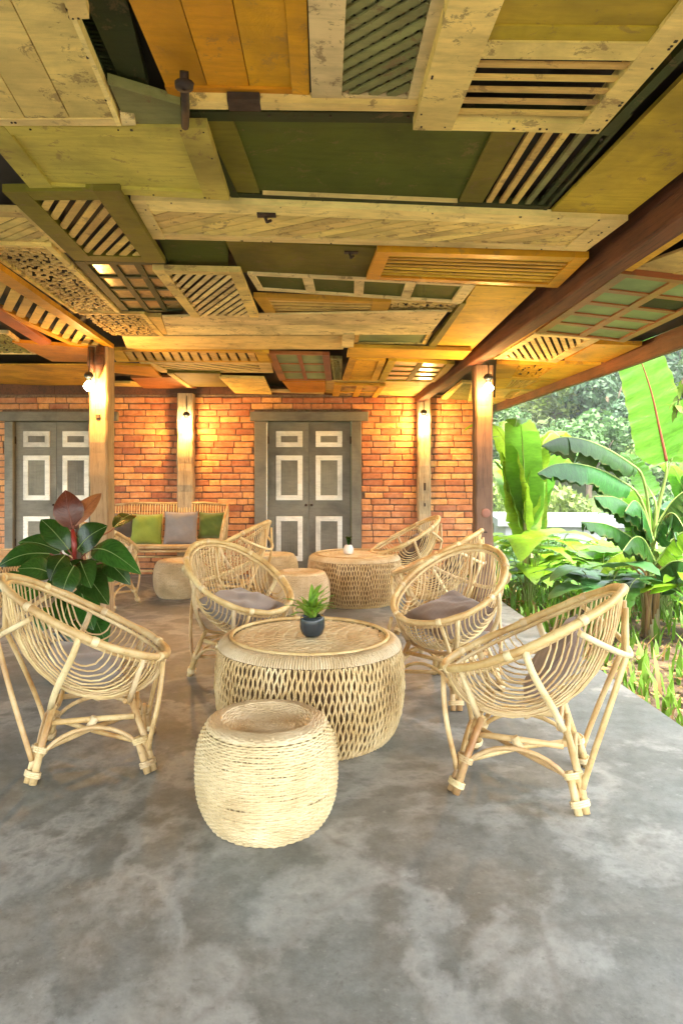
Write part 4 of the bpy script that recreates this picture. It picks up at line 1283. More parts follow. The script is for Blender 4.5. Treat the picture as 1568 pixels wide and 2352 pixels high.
# ------------------------------------------------------------------ rattan bench
def bench(x0, x1, label):
    cx = (x0 + x1) / 2; W2 = (x1 - x0) / 2
    t = thing('rattan_bench', label, 'bench', (cx, 7.85, 0))
    yb, yf = .33, -.38     # back, front
    def tb(name, pts, r_, mat='rattan'): q = MB(); q.tube(pts, r_, 8); q.build(name, M[mat], t)
    tb('back_rail', [(-W2 + .04, yb, .86), (-W2 * .6, yb + .01, .885), (0, yb + .01, .875), (W2 * .6, yb + .01, .885), (W2, yb, .86)], .016)
    tb('back_rail', [(-W2, yb - .02, .72), (W2, yb - .02, .72)], .010)
    tb('back_rail', [(-W2, yb - .08, .45), (W2, yb - .08, .45)], .014)
    tb('seat_rail', [(-W2, yf, .43), (W2, yf, .43)], .024)
    tb('seat_rail', [(-W2, yf + .005, .385), (W2, yf + .005, .385)], .014)
    for k in range(15):
        y = yf + (yb - yf) * (k + .7) / 15.5
        tb('seat_cane', [(-W2, y, .425), (0, y, .418), (W2, y, .425)], .014, 'cane')
    nC = 44
    for k in range(nC):
        x = -W2 + 2 * W2 * (k + .5) / nC
        tb('back_cane', [(x, yb - .08, .44), (x, yb - .045, .62), (x, yb, .87)], .0065, 'cane')
    for sx in (-1, 1):
        tb('arm', bez((sx * W2, yb, .86), (sx * (W2 + .03), yb - .25, .84), (sx * (W2 + .02), yf + .1, .70), (sx * W2, yf, .43), 10), .018)
        tb('leg', [(sx * W2, yf, .45), (sx * (W2 + .02), yf - .02, 0)], .020)
        tb('leg', [(sx * W2, yb - .05, .45), (sx * (W2 + .02), yb, 0)], .020)
        tb('side_rail', [(sx * W2, yf, .43), (sx * W2, yb - .05, .43)], .018)
        tb('stretcher', [(sx * (W2 + .01), yf, .20), (sx * (W2 + .01), yb, .20)], .012)
        tb('brace', bez((sx * (W2 + .01), yf, .14), (sx * (W2 - .1), yf, .3), (sx * (W2 - .2), yf, .36), (sx * (W2 - .3), yf, .40), 8), .011)
        for k in range(8):
            f_ = (k + .5) / 8; y = yb - .05 + (yf + .12 - yb) * f_
            tb('arm_cane', [(sx * W2, y, .44), (sx * (W2 + .02), y, .83 - .22 * f_ ** 1.5)], .006, 'cane')
    tb('stretcher', [(-W2, yf - .005, .17), (W2, yf - .005, .17)], .012)
    tb('stretcher', [(-W2, yb - .02, .24), (W2, yb - .02, .24)], .012)
    return t
bench(wx(262) * .99, wx(524) * .985, 'wide rattan bench with four cushions against the brick wall')
def bench_pillow(x0, x1, y0, y1, D, mat, label, seed):
    a, b = at(x0, y1, D), at(x1, y0, D)
    sz = ((b.x - a.x) + (b.z - a.z)) / 2
    pillow('cushion', label, sz * 1.06, .15, mat, ((a.x + b.x) / 2, D, (a.z + b.z) / 2), (R(78), 0, R(random.uniform(-3, 3))), seed)
bench_pillow(262, 306, 1176, 1238, 7.86, M['f_dark'], 'dark brown cushion at the left end of the bench', 11)
bench_pillow(302, 370, 1182, 1250, 7.84, M['f_green'], 'bright green cushion on the bench', 12)
bench_pillow(377, 452, 1178, 1249, 7.84, M['f_grey'], 'taupe grey cushion in the middle of the bench', 13)
bench_pillow(458, 515, 1178, 1236, 7.92, M['f_dgreen'], 'dark green cushion at the right end of the bench', 14)

# ------------------------------------------------------------------ leaves
def leaf_obj(base, tip, width, mat, parent, name='leaf', up=Vector((0, 0, 1)), arch=.12, fold=.18, n=10, rib=None, origin=Vector(), shape='oval', ripple=.0):
    """a broad leaf from base to tip with its own midrib"""
    base = Vector(base) - origin; tip = Vector(tip) - origin
    ax = tip - base; L = ax.length; axn = ax.normalized()
    side = axn.cross(up)
    if side.length < .05: side = axn.cross(Vector((0, -1, .2)))
    side.normalize(); nrm = side.cross(axn).normalized()
    rings = []; mid = []; attr = []
    ph = random.uniform(0, 6)
    for i in range(n + 1):
        t = i / n
        if shape == 'oval': w_ = math.sin(PI * min(1, t * .97 + .03)) ** .75 * (1 - .25 * t)
        elif shape == 'heart': w_ = (1.05 - t) ** .75 * min(1, .55 + t * 3.0) * (1 if t < .999 else 0)
        else: w_ = min(1, t * 5) ** .6 * (1 - t ** 3.2)
        w_ = max(w_, .02) * width / 2
        c = base + ax * t + nrm * L * arch * math.sin(PI * t) + Vector((0, 0, -1)) * L * arch * .5 * t * t
        mid.append(c)
        ring = []
        for s in (-1, -.55, 0, .55, 1):
            rp = ripple * L * math.sin(t * 22 + ph + s) * abs(s)
            attr.append((t * 9 - abs(s) * 2.2, s * .35 + 3, abs(s)))
            ring.append(c + side * w_ * s + nrm * (abs(s) * w_ * fold - abs(s) ** 2 * w_ * fold * .7 + rp))
        rings.append(ring)
    q = MB(); q.quadstrip(rings, False, True); q.a = attr
    o = q.build(name, mat, parent)
    if rib:
        q = MB(); q.tube([m_ - nrm * .0004 * 0 for m_ in mid], [max(.0012, width * .022 * (1 - i / (n + 1))) for i in range(n + 1)], 5, cap=False)
        q.build('midrib', rib, o)
    return o

# rubber plant by the left post
O0 = at(186, 1541, 4.3); O0.z = 0
rpnt = thing('rubber_plant', 'potted plant with big glossy dark green leaves and red young leaves by the left post', 'plant', O0)
q = MB(); q.lathe([(.10, 0), (.135, .02), (.16, .24), (.17, .26), (.155, .262), (.15, .22)], 28, cap0=True); q.build('pot', M['pot'], rpnt)
q = MB(); q.lathe([(.001, .225), (.152, .225)], 20); q.build('soil', M['soil'], rpnt)
q = MB(); q.tube([(0, 0, .2), (.01, 0, .5), (-.02, .01, .8), (-.03, 0, 1.0)], [.022, .020, .015, .010], 8); q.build('stem', M['bark'], rpnt)
q = MB(); q.tube([(.03, .02, .2), (.09, .02, .5), (.07, .0, .82)], [.018, .015, .009], 8); q.build('stem', M['bark'], rpnt)
FL = [ # base px, tip px, depth base, depth tip, width px, mat, arch
 ((168, 1216), (150, 1122), 4.28, 4.30, 62, 'ficus_r', .08), ((170, 1206), (233, 1130), 4.28, 4.34, 42, 'ficus_o', .06),
 ((158, 1262), (94, 1187), 4.25, 4.30, 52, 'ficus', .12), ((178, 1262), (247, 1203), 4.24, 4.2, 66, 'ficus', .10),
 ((213, 1262), (324, 1304), 4.2, 4.02, 56, 'ficus', .20), ((138, 1268), (42, 1238), 4.25, 4.22, 44, 'ficus', .16),
 ((114, 1272), (-4, 1292), 4.15, 4.05, 52, 'ficus', .16), ((262, 1212), (312, 1178), 4.5, 4.75, 40, 'ficus', .1),
 ((150, 1300), (60, 1322), 4.3, 4.1, 46, 'ficus', .15), ((165, 1330), (105, 1372), 4.2, 4.0, 50, 'ficus', .15),
 ((190, 1315), (250, 1380), 4.15, 3.95, 60, 'ficus', .15), ((185, 1350), (215, 1440), 4.1, 3.9, 62, 'ficus', .12),
 ((170, 1360), (140, 1450), 4.15, 3.95, 60, 'ficus', .12), ((215, 1310), (232, 1345), 4.2, 4.1, 40, 'ficus', .1),
 ((160, 1290), (188, 1340), 4.1, 4.0, 52, 'ficus', .12), ((150, 1250), (176, 1222), 4.3, 4.3, 30, 'ficus', .1),
 ((100, 1345), (20, 1385), 4.35, 4.25, 52, 'ficus', .14), ((60, 1330), (-15, 1350), 4.4, 4.45, 46, 'ficus', .14),
 ((150, 1275), (115, 1330), 4.05, 3.95, 50, 'ficus', .14), ((185, 1290), (210, 1345), 4.05, 3.9, 52, 'ficus', .14), ((110, 1310), (30, 1345), 4.1, 3.95, 50, 'ficus', .16), ((160, 1245), (120, 1215), 4.4, 4.5, 40, 'ficus_r', .1), ((200, 1300), (268, 1290), 4.35, 4.4, 44, 'ficus', .16), ((130, 1400), (80, 1450), 4.2, 4.1, 54, 'ficus', .14), ((195, 1420), (175, 1490), 4.05, 3.95, 56, 'ficus', .12),
 ((120, 1320), (40, 1300), 4.0, 3.9, 50, 'ficus', .18), ((90, 1290), (30, 1262), 4.3, 4.35, 42, 'ficus_r', .14), ((240, 1290), (300, 1335), 4.15, 4.05, 46, 'ficus', .2), ((170, 1300), (140, 1375), 3.95, 3.85, 54, 'ficus', .12),
 ((210, 1400), (245, 1475), 4.15, 4.0, 56, 'ficus', .12), ((120, 1290), (70, 1262), 4.5, 4.6, 46, 'ficus', .14),
 ((200, 1290), (262, 1330), 4.6, 4.7, 46, 'ficus', .14), ((195, 1275), (150, 1245), 4.5, 4.6, 44, 'ficus', .14)]
for (b_, t_, d0, d1, w_, mt, ar) in FL:
    B, T = at(*b_, d0), at(*t_, d1)
    leaf_obj(B, T, w_ * 4.2 / 1568 * 1.28, M[mt], rpnt, up=Vector((0, -.8, .6)), arch=ar, fold=.28, n=12, rib=M['rib_d'] if mt != 'ficus' else M['rib'], origin=O0, ripple=.004)
    s0 = Vector((-.01 + random.uniform(-.02, .03), 0, min(.98, max(.28, (B - O0).z - .12))))
    q = MB(); q.tube(bez(s0, s0 + Vector((0, 0, .06)), (B - O0) - (T - B) * .15 + Vector((0, 0, -.03)), B - O0, 7), .005, 6)
    q.build('petiole', M['rib_d'], rpnt)
q = MB(); q.tube([at(166, 1216, 4.27) - O0, at(172, 1250, 4.25) - O0, at(170, 1285, 4.24) - O0], [.010, .022, .008], 8); q.build('leaf_sheath', plain('red sheath', (.28, .03, .02), .4), rpnt)

# potted fern on the front table
c = at(717, 1460, 3.30); c.z = .4585
fp = thing('potted_fern', 'small bright green fern in a dark round pot on the front table', 'plant', c)
q = MB(); q.lathe([(.034, 0), (.050, .012), (.061, .045), (.060, .080), (.055, .098), (.050, .098), (.052, .07)], 28, cap0=True); q.build('pot', M['pot'], fp)
q = MB(); q.lathe([(.001, .085), (.05, .085)], 16); q.build('soil', M['soil'], fp)
rg = random.Random(4)
for k in range(38):
    a = k * 2.4; e = rg.uniform(.25, 1.35); L = rg.uniform(.11, .195)
    d = Vector((math.cos(a) * math.cos(e), math.sin(a) * math.cos(e), math.sin(e)))
    leaf_obj(Vector((math.cos(a) * .01, math.sin(a) * .01, .085)), Vector((math.cos(a) * .01, math.sin(a) * .01, .085)) + d * L, .040, M['fern'], fp, 'frond', arch=.16, fold=.2, n=10, rib=M['rib'], ripple=.02)
c = at(800, 1270, 6.6); c.z = .46
vs = thing('potted_plant', 'small white vase with a dark leafy sprig on the rear table', 'plant', c)
q = MB(); q.lathe([(.03, 0), (.045, .01), (.05, .05), (.035, .085), (.03, .09)], 20, cap0=True); q.build('vase', M['white'], vs)
for k in range(7):
    a = k * .95; d = Vector((math.cos(a) * .55, math.sin(a) * .55, .8)).normalized()
    leaf_obj(Vector((0, 0, .085)), Vector((0, 0, .085)) + d * .12, .045, M['ficus'], vs, arch=.25, fold=.2, n=7)

# ------------------------------------------------------------------ banana plants
def banana_leaf(mid, hw, side_hint, hang, mat, parent, origin, tears=.5, rib=None, seed=0):
    """mid: points; hw: half width in m; hang 0..1 how far the halves fold down"""
    rg = random.Random(seed)
    pts = []; mid = [Vector(m_) for m_ in mid]
    # resample
    n = 30
    seg = [0]
    for a, b in zip(mid, mid[1:]): seg.append(seg[-1] + (b - a).length)
    def P(t):
        s = t * seg[-1]
        for i in range(len(mid) - 1):
            if s <= seg[i + 1] + 1e-9:
                f = (s - seg[i]) / max(1e-9, seg[i + 1] - seg[i])
                p0 = mid[max(i - 1, 0)]; p1 = mid[i]; p2 = mid[i + 1]; p3 = mid[min(i + 2, len(mid) - 1)]
                return .5 * ((2 * p1) + (-p0 + p2) * f + (2 * p0 - 5 * p1 + 4 * p2 - p3) * f * f + (-p0 + 3 * p1 - 3 * p2 + p3) * f ** 3)
        return mid[-1]
    C = [P(i / n) for i in range(n + 1)]
    q = MB()
    for sgn in (-1, 1):
        i = 0; drop = hang
        while i < n:
            ln_ = rg.choice((2, 4, 5, 7, 9)) if rg.random() < tears else 10
            j = min(n, i + ln_)
            lenf = rg.uniform(.78, 1.12); spl = rg.uniform(-.05, .22); hg = min(1.0, max(0, hang + rg.uniform(-.22, .22))); sk = rg.uniform(-.02, .05)
            rings = []
            for k in range(i, j + 1):
                t = k / n
                w_ = hw * (min(1, t * 6 + .25) ** .6) * (max(0.03, 1 - t ** 4)) ** .7
                tan = (C[min(k + 1, n)] - C[max(k - 1, 0)]).normalized()
                sd_ = side_hint - tan * side_hint.dot(tan); sd_.normalize()
                down = Vector((0, 0, -1)) - tan * tan.dot(Vector((0, 0, -1)))
                nr = tan.cross(sd_)
                ring = []
                edge_f = (k - i) / max(1, j - i)
                for m_ in range(5):
                    f = m_ / 4
                    an = hg * f * 1.35
                    if hang > .55: lat = sd_ * sgn * w_ * .22 * (1 - math.exp(-4 * f)) + (down + sd_ * sgn * spl) * (w_ * f * lenf)
                    else: lat = sd_ * sgn * f * w_ * (1 - .25 * hg * f) + down * hg * f * f * w_ * .5
                    shr = (edge_f - .5) * -f * f * .10 * w_ if (j - i) < 7 else 0
                    q.a.append((t * 26, f * .25 + sgn, f))
                    ring.append(C[k] + lat + tan * (shr + sk * f * w_ * 2) + nr * .012 * math.sin(k * 1.9) * f)
                rings.append(ring)
            q.quadstrip(rings, False, True)
            i = j
    # shift into the parent's frame
    q.v = [(x - origin.x, y - origin.y, z - origin.z) for x, y, z in q.v]
    o = q.build('leaf', mat, parent)
    q = MB(); q.tube([c_ - origin for c_ in C], [max(.003, hw * .055 * (1 - i_ / n)) for i_ in range(n + 1)], 6); q.build('midrib', rib or M['rib'], o)
    return o
BO = at(1494, 1482, 6.2); 
bp = thing('banana_plant', 'banana plant with torn hanging leaves beyond the porch edge', 'plant', BO)
X_, Y_, Z_ = Vector((1, 0, 0)), Vector((0, 1, 0)), Vector((0, 0, 1))
q = MB(); q.tube([at(1492, 1500, 6.2) - BO, at(1493, 1430, 6.2) - BO, at(1496, 1360, 6.2) - BO, at(1499, 1290, 6.2) - BO, at(1500, 1240, 6.2) - BO], [.085, .075, .066, .055, .03], 12); q.build('trunk', M['stalk'], bp)
rg = random.Random(2)
for k in range(7):
    q = MB(); x0 = 1480 + k * 5; sx = rg.uniform(-16, 16)
    q.tube([at(x0, 1470 - k * 12, 6.12) - BO, at(x0 + sx * .4, 1400 - k * 8, 6.11) - BO, at(x0 + sx, 1340 - k * 8, 6.1) - BO, at(x0 + sx * 3, 1310 - k * 6, 6.05) - BO], [.010, .016, .012, .004], 6)
    q.build('dry_sheath', M['dry'], bp)
BL_ = [ # midrib px, D0, D1, half width px, hang, mat, tears
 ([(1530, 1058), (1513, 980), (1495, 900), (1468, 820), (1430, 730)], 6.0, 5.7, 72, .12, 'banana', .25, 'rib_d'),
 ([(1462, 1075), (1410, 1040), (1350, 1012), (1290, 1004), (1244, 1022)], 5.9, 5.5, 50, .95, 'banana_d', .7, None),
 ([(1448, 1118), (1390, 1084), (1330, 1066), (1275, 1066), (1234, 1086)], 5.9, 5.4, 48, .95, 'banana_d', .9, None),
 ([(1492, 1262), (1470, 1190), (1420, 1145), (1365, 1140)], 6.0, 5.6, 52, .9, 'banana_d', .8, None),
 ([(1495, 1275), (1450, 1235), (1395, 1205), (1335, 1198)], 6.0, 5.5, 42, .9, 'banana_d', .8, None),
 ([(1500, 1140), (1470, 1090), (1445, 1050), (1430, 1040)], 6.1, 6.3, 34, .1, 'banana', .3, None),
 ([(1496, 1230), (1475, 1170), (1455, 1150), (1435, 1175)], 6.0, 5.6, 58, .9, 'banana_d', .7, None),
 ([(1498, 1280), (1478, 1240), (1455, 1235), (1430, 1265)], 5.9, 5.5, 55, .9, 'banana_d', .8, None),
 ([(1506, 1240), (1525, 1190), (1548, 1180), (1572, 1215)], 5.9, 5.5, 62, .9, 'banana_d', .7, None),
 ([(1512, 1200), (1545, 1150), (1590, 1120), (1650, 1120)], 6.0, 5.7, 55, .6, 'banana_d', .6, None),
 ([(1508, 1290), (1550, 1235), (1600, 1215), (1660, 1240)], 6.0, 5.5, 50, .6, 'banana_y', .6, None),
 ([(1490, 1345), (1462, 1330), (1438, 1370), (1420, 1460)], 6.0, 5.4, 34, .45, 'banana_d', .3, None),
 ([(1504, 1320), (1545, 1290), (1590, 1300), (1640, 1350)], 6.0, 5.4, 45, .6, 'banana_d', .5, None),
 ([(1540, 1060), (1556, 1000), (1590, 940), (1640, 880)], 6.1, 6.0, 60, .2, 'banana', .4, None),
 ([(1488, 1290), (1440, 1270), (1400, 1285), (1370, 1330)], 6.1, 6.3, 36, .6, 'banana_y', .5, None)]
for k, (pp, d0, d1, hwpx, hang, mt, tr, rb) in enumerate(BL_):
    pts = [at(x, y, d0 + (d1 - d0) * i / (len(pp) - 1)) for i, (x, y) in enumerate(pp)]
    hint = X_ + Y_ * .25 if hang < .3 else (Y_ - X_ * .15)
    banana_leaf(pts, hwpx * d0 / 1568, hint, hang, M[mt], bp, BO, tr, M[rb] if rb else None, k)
    s0 = at(1497 + random.uniform(-4, 6), 1300, 6.2)
    q = MB(); q.tube([v_ - BO for v_ in bez(s0, s0 + Vector((0, 0, (pts[0].z - s0.z) * .5)), pts[0] - (pts[1] - pts[0]) * .5, pts[0], 8)], [.020, .018, .016, .015, .014, .013, .012, .011, .010], 7)
    q.build('petiole', M['rib'], bp)

def young_banana(loc, n, h, label, mat, seed):
    rg = random.Random(seed); O1 = Vector(loc)
    t = thing('young_banana_plant', label, 'plant', loc, 0, 'young banana plants in the garden')
    q = MB(); q.tube([(0, 0, 0), (.02, 0, h * .35), (0, 0, h * .55)], [.06, .045, .03], 8); q.build('trunk', M['stalk'], t)
    for k in range(n):
        a = k * 2.4 + seed; L = h * rg.uniform(.55, .8); out_ = rg.uniform(.25, .7)
        d = Vector((math.cos(a), math.sin(a), 0))
        p0 = O1 + Vector((0, 0, h * rg.uniform(.35, .55)))
        pts = [p0, p0 + d * L * .18 * out_ + Z_ * L * .4, p0 + d * L * .5 * out_ + Z_ * L * .78, p0 + d * L * .9 * out_ + Z_ * L * .88, p0 + d * L * 1.2 * out_ + Z_ * L * .80]
        sd_ = d.cross(Z_)
        banana_leaf(pts, L * .17, sd_, .3, M[mat] if rg.random() > .3 else M['banana'], t, O1, .3, None, seed * 10 + k)
    return t
young_banana((2.52, 8.2, -.5), 7, 2.2, 'young banana plant with upright yellow green leaves right behind the post', 'banana_y', 1)
young_banana((3.6, 11.5, -1.0), 7, 2.3, 'pale young banana plant behind the porch corner', 'banana_y', 2)
young_banana((4.6, 9.6, -.9), 6, 1.7, 'short blue green banana plant in the middle of the garden', 'banana_d', 3)
young_banana((6.4, 11.5, -1.2), 7, 2.5, 'banana plant at the right behind the torn leaves', 'banana', 4)

# leafy twig hanging into the top right corner
TO = at(1600, 760, 5.0)
tw = thing('leafy_branch', 'leafy twig hanging down beside the eave in the right corner', 'branch', TO)
q = MB(); q.tube([at(1640, 700, 5.0) - TO, at(1590, 800, 5.0) - TO, at(1560, 900, 5.0) - TO, at(1552, 960, 5.0) - TO], [.012, .009, .006, .003], 6); q.build('twig', M['bark'], tw)
rg = random.Random(9)
for k in range(34):
    f = rg.random(); b0 = at(1600 - 45 * f + rg.uniform(-8, 8), 790 + 160 * f, 5.0 + rg.uniform(-.1, .1))
    leaf_obj(b0, b0 + Vector((rg.uniform(-.14, .10), rg.uniform(-.1, .1), rg.uniform(-.12, .03))), .05, M['grass'], tw, n=6, origin=TO)

# broad leaved undergrowth
def taro(label, n, h, mat, seed):
    rg = random.Random(seed)
    t = thing('taro_plant', label, 'plant', (0, 0, -10), 0, 'broad leaved plants along the porch edge')
    for k in range(n):
        a = k * 2.4 + rg.uniform(-.3, .3); r_ = rg.uniform(.05, .34) * h; z = h * rg.uniform(.45, 1.0)
        tipd = Vector((math.cos(a), math.sin(a), 0)); B = tipd * r_ + Z_ * z; L = rg.uniform(.38, .62) * (h / .8) ** .5
        q = MB(); q.tube(bez((tipd.x * .03, tipd.y * .03, 0), (tipd.x * .04, tipd.y * .04, z * .5), B - tipd * .05 + Z_ * .02, B, 6), .006, 5, cap=False); q.build('stem', M['rib'], t)
        leaf_obj(B - tipd * .08, B + tipd * L * .8 + Z_ * rg.uniform(-.16, .06), L * .80, M[mat], t, arch=.12, fold=.25, n=8, shape='heart', ripple=.012)
    return t
TA = [taro('bright yellow green taro', 13, .85, 'taro', 1), taro('blue green taro', 12, .8, 'taro_d', 2), taro('pale green taro', 15, .7, 'taro', 3), taro('mid green taro', 12, .7, 'banana', 4)]
rg = random.Random(12)
spots = []
for k in range(230):
    y = rg.uniform(4.2, 17)
    x = 2.25 + rg.random() ** 1.2 * (y * .75)
    if x > y * .56 + 1.0 or x < 2.2: continue
    if y < 6.6 and abs(x - y * .4905) < .42: continue          # keeps the trunk of the banana plant free
    if any((x - a) ** 2 + (y - b) ** 2 < .16 for a, b in spots): continue
    spots.append((x, y))
used = set()
def where(x, y):
    r = x / y
    side = 'right behind the right post' if r < .34 else 'left of the banana plant' if r < .44 else 'in line with the banana plant' if r < .52 else 'at the right picture edge'
    dep = 'at the slab edge' if x < 2.7 else 'near the slab' if y < 6 else 'in the middle of the garden' if y < 9 else 'on the slope' if y < 12 else 'far out in the garden'
    return dep + ' ' + side
for i, (x, y) in enumerate(spots):
    k = rg.randrange(4) if y > 5 else rg.choice((1, 3, 2)); src = TA[k]
    sc = rg.uniform(.65, 1.15) * (1.0 if y > 5.0 else .55)
    lab = src['label'] if k in used else src['label']
    if k not in used:
        used.add(k); src.location = (x, y, terrain(x, y)); src.rotation_euler = (0, 0, rg.uniform(0, 6)); src.scale = (sc,) * 3
        base_lab = src['label']; src['base'] = base_lab
        src['label'] = base_lab + ' ' + where(x, y)
    else:
        o = dup(src, (x, y, terrain(x, y)), rg.uniform(0, 6), src['base'] + ' ' + where(x, y), sc)
for s in TA:
    if 'base' in s: del s['base']
for o in list(COL.objects):
    if 'base' in o.keys(): del o['base']

# low shoots, litter and grass along the edge
q = MB(); q2 = MB()
rg = random.Random(21)
for k in range(2600):
    y = rg.uniform(2.4, 13); x = FLOOR_X + .03 + rg.random() ** 1.5 * 2.6
    z = terrain(x, y) - .02; h = rg.uniform(.06, .34) * (.6 + .4 * rg.random()); a = rg.uniform(0, 6.28)
    d = Vector((math.cos(a), math.sin(a), 0)); s = d.cross(Z_) * rg.uniform(.005, .016)
    B = Vector((x, y, z)); m1 = B + Z_ * h * .6 + d * h * .12; tp = B + Z_ * h + d * h * rg.uniform(.2, .6)
    t = q if rg.random() > .14 else q2
    b = len(t.v)
    t.v.extend([tuple(B - s), tuple(B + s), tuple(m1 + s * 1.3), tuple(m1 - s * 1.3), tuple(tp)])
    t.f.append((b, b + 1, b + 2, b + 3)); t.f.append((b + 3, b + 2, b + 4)); t.s.extend([True, True])
stuff(q.build('grass_shoots', M['grass']), 'yellow green grass shoots along the concrete edge', 'grass')
stuff(q2.build('dry_grass', M['dry']), 'dry brown blades and litter along the concrete edge', 'grass')
q = MB()
for k in range(1500):
    y = rg.uniform(2.4, 9); x = FLOOR_X + .02 + rg.random() ** 1.3 * 2.0; z = terrain(x, y) + rg.uniform(.0, .04)
    a = rg.uniform(0, 6.28); s = rg.uniform(.02, .055); b = len(q.v)
    for (u, v_) in ((-1, 0), (0, -.4), (1, 0), (0, .4)):
        q.v.append((x + s * (u * math.cos(a) - v_ * math.sin(a)), y + s * (u * math.sin(a) + v_ * math.cos(a)), z + rg.uniform(0, .02)))
    q.f.append((b, b + 1, b + 2, b + 3)); q.s.append(False)
stuff(q.build('leaf_litter', M['dry']), 'fallen brown leaves on the soil by the porch edge', 'leaf litter')

# ------------------------------------------------------------------ trees on the far side
def crown_mesh(seed, mat, nl=2600, leaf=.17, tall=1.0):
    rg = np.random.default_rng(seed)
    nc = 16
    cc = rg.normal(0, 1, (nc, 3)); cc /= np.linalg.norm(cc, axis=1)[:, None]
    cc *= rg.uniform(.35, 1.0, (nc, 1)) * np.array([1.6, 1.6, 1.2 * tall])
    cr = rg.uniform(.45, .85, nc)
    which = rg.integers(0, nc, nl)
    d = rg.normal(0, 1, (nl, 3)); d /= np.linalg.norm(d, axis=1)[:, None]
    pos = cc[which] + d * (cr[which] * rg.uniform(.55, 1.05, nl) ** .5)[:, None]
    nrm = d + rg.normal(0, .6, (nl, 3)); nrm /= np.linalg.norm(nrm, axis=1)[:, None]
    t1 = np.cross(nrm, rg.normal(0, 1, (nl, 3))); t1 /= np.linalg.norm(t1, axis=1)[:, None]
    t2 = np.cross(nrm, t1)
    s = rg.uniform(.5, 1.2, (nl, 1)) * leaf
    V = np.stack([pos - t1 * s, pos - t2 * s * .5, pos + t1 * s, pos + t2 * s * .5], 1).reshape(-1, 3)
    me = bpy.data.meshes.new('crown')
    me.from_pydata(V.tolist(), [], np.arange(nl * 4).reshape(-1, 4).tolist())
    me.materials.append(mat); me.update()
    return me
KINDS = []
for k, (mt, tall, lab) in enumerate((('leaf_far', 1.0, 'round mid green tree on the far hillside'), ('leaf_far2', .9, 'yellow green tree on the far hillside'),
                                     ('leaf_far3', 1.1, 'dark green dense tree on the far hillside'), ('leaf_far', 1.5, 'tall slender green tree on the far hillside'), ('leaf_far3', .8, 'broad dark tree on the far hillside'))):
    t = thing('hillside_tree', lab, 'tree', (0, 0, 0), 0, 'trees on the far hillside')
    o = bpy.data.objects.new('crown', crown_mesh(k + 3, M[mt], 3000, .16, tall)); COL.objects.link(o); o.parent = t; o.location = (0, 0, 2.3)
    q = MB(); q.tube([(0, 0, -1.5), (.05, 0, .8), (0, .05, 2.2)], [.16, .12, .06], 7)
    for a in (0, 2.1, 4.2): q.tube([(0, 0, 1.0), (math.cos(a) * .5, math.sin(a) * .5, 1.8), (math.cos(a) * .9, math.sin(a) * .9, 2.5)], [.07, .05, .02], 5)
    q.build('trunk', M['bark'], t)
    KINDS.append(t)
rg = random.Random(31); placed = 0; firsts = set()
tree_spots = []
for ring_d in (30, 36, 42, 48, 55, 63, 72, 82, 94, 108, 124):
    az = 9.0
    while az < 36:
        d = ring_d + rg.uniform(-3, 3)
        tree_spots.append((d, az + rg.uniform(-.6, .6)))
        az += math.degrees(4.2 / ring_d) * rg.uniform(.75, 1.2)
for k in range(30):
    tree_spots.append((rg.uniform(26, 60), rg.choice((rg.uniform(-80, -30), rg.uniform(40, 100), rg.uniform(150, 210)))))
for d, az in tree_spots:
    x, y = d * math.sin(R(az)), d * math.cos(R(az))
    if d < 34 and 14 < az < 27: continue
    k = rg.choices(range(5), (4, 3, 3, 2, 2))[0]
    sc = rg.uniform(1.0, 1.9) * (1 + (d - 40) / 160)
    z = terrain(x, y) - .3
    if k not in firsts:
        firsts.add(k); KINDS[k].location = (x, y, z); KINDS[k].scale = (sc,) * 3; KINDS[k].rotation_euler = (0, 0, rg.uniform(0, 6))
    else: dup(KINDS[k], (x, y, z), rg.uniform(0, 6), KINDS[k]['label'], sc)

# shrubs in the valley in front of the white house
rg = random.Random(77)
for k, (xp, D, sc) in enumerate(((1160, 15, .62), (1210, 19, .6), (1270, 21, .5), (1330, 18, .55), (1400, 15, .6), (1450, 18, .7), (1530, 16, .8), (1240, 14, .42), (1370, 21, .6), (1180, 23, .8), (1430, 24, .9), (1560, 22, 1.0), (1140, 20, .8), (1350, 13, .45))):
    x = (xp - 725) * D / 1568; kk = (1, 0, 1, 3)[k % 4]
    top = 1.25 - rg.uniform(150, 235) * D / 1568
    o = dup(KINDS[kk], (x, D, top - 3.6 * sc), rg.uniform(0, 6), ('pale yellow green shrub', 'mid green shrub', 'light green shrub', 'upright green shrub')[k % 4] + ' in the valley between the garden and the hillside', sc)
    o.name = 'shrub'; o['category'] = 'shrub'; o['group'] = 'shrubs in the valley'
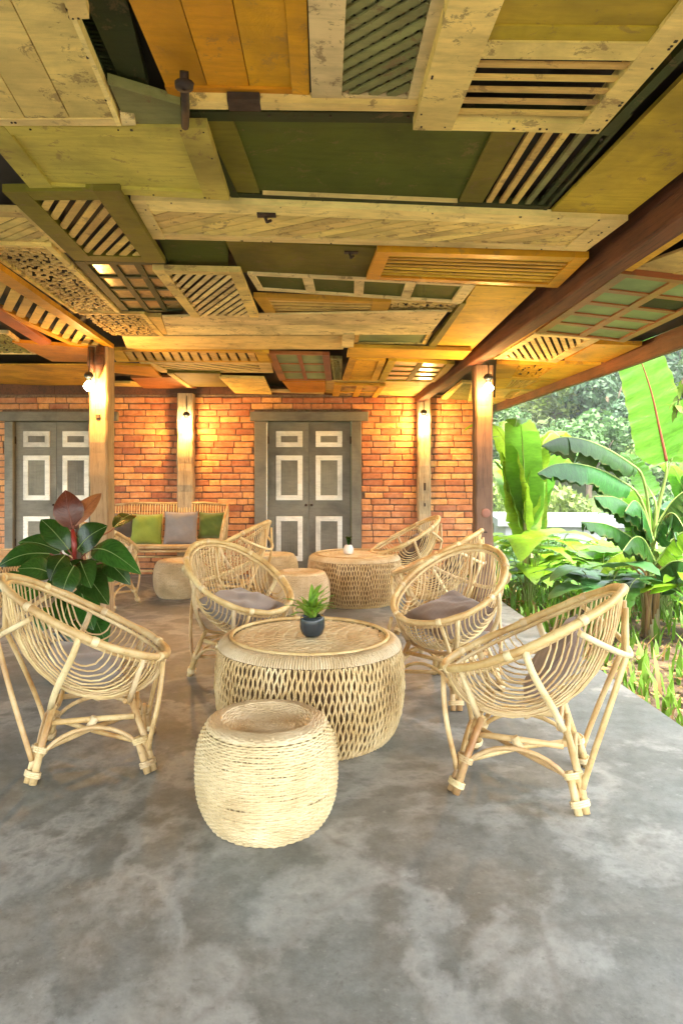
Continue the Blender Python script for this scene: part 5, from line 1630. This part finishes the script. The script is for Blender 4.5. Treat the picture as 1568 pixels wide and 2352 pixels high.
# houses
def house(loc, w_, d_, h_, label, flat=False, rz=0.0, wins=3, roofmat='tin'):
    t = thing('house', label, 'house', loc, rz)
    q = MB(); q.box(-w_ / 2, w_ / 2, -d_ / 2, d_ / 2, -2, h_); q.build('wall', M['plaster'], t)
    q = MB()
    if flat: q.box(-w_ / 2 - .3, w_ / 2 + .3, -d_ / 2 - .3, d_ / 2 + .3, h_, h_ + .25)
    else:
        q.prism([(-w_ / 2 - .4, -d_ / 2 - .4, h_ + .002), (-w_ / 2 - .4, d_ / 2 + .4, h_ + .002), (-w_ / 2 - .4, 0, h_ + d_ * .28)], [(w_ / 2 + .4, -d_ / 2 - .4, h_ + .002), (w_ / 2 + .4, d_ / 2 + .4, h_ + .002), (w_ / 2 + .4, 0, h_ + d_ * .28)])
    q.build('roof', M[roofmat], t)
    for i in range(wins):
        x = -w_ / 2 + w_ * (i + .5) / wins
        f = MB(); f.box(x - .55, x + .55, -d_ / 2 - .04, -d_ / 2 - .002, h_ - 1.9, h_ - .8); f = f.build('window', M['trim'], t)
        g = MB(); g.box(x - .47, x + .47, -d_ / 2 - .05, -d_ / 2 - .0405, h_ - 1.82, h_ - .88); g.build('pane', M['window'], f)
    return t
def on(x, y, D): 
    p_ = at(x, y, D); return p_
hp = on(1290, 1240, 24); house((hp.x + .4, 26, -3.4), 4.0, 4, 2.75, 'low white house in the valley behind the garden', True, R(-9), 3)
hp = on(1395, 975, 70); house((hp.x, 70, hp.z - 1.2), 4.2, 4, 3.6, 'white house high on the far hillside', True, R(8), 1)
hp = on(1385, 1022, 60); house((hp.x, 60, hp.z - 1), 3.6, 3, 1.6, 'small pale house below the white hillside house', False, R(-4), 1)
hp = on(1286, 990, 66); house((hp.x, 66, hp.z - 1), 3.2, 3, 2.4, 'pale house half hidden among hillside trees', False, R(12), 1)
hp = on(1178, 975, 74); house((hp.x, 74, hp.z - 1), 3.2, 3, 2.2, 'pale house on the hillside near the eave end', False, R(5), 1)
# ------------------------------------------------------------------ haze
m = bpy.data.materials.new('air'); m.use_nodes = True
nt = m.node_tree; nt.nodes.clear()
o_ = nt.nodes.new('ShaderNodeOutputMaterial'); vv = nt.nodes.new('ShaderNodeVolumePrincipled')
vv.inputs['Color'].default_value = (.93, .96, .98, 1); vv.inputs['Density'].default_value = .0008; vv.inputs['Anisotropy'].default_value = .3
nt.links.new(vv.outputs[0], o_.inputs['Volume'])
q = MB(); q.box(-172, 242, -122, 262, -12, 140)
stuff(q.build('haze', m))
SC.cycles.volume_bounces = 1
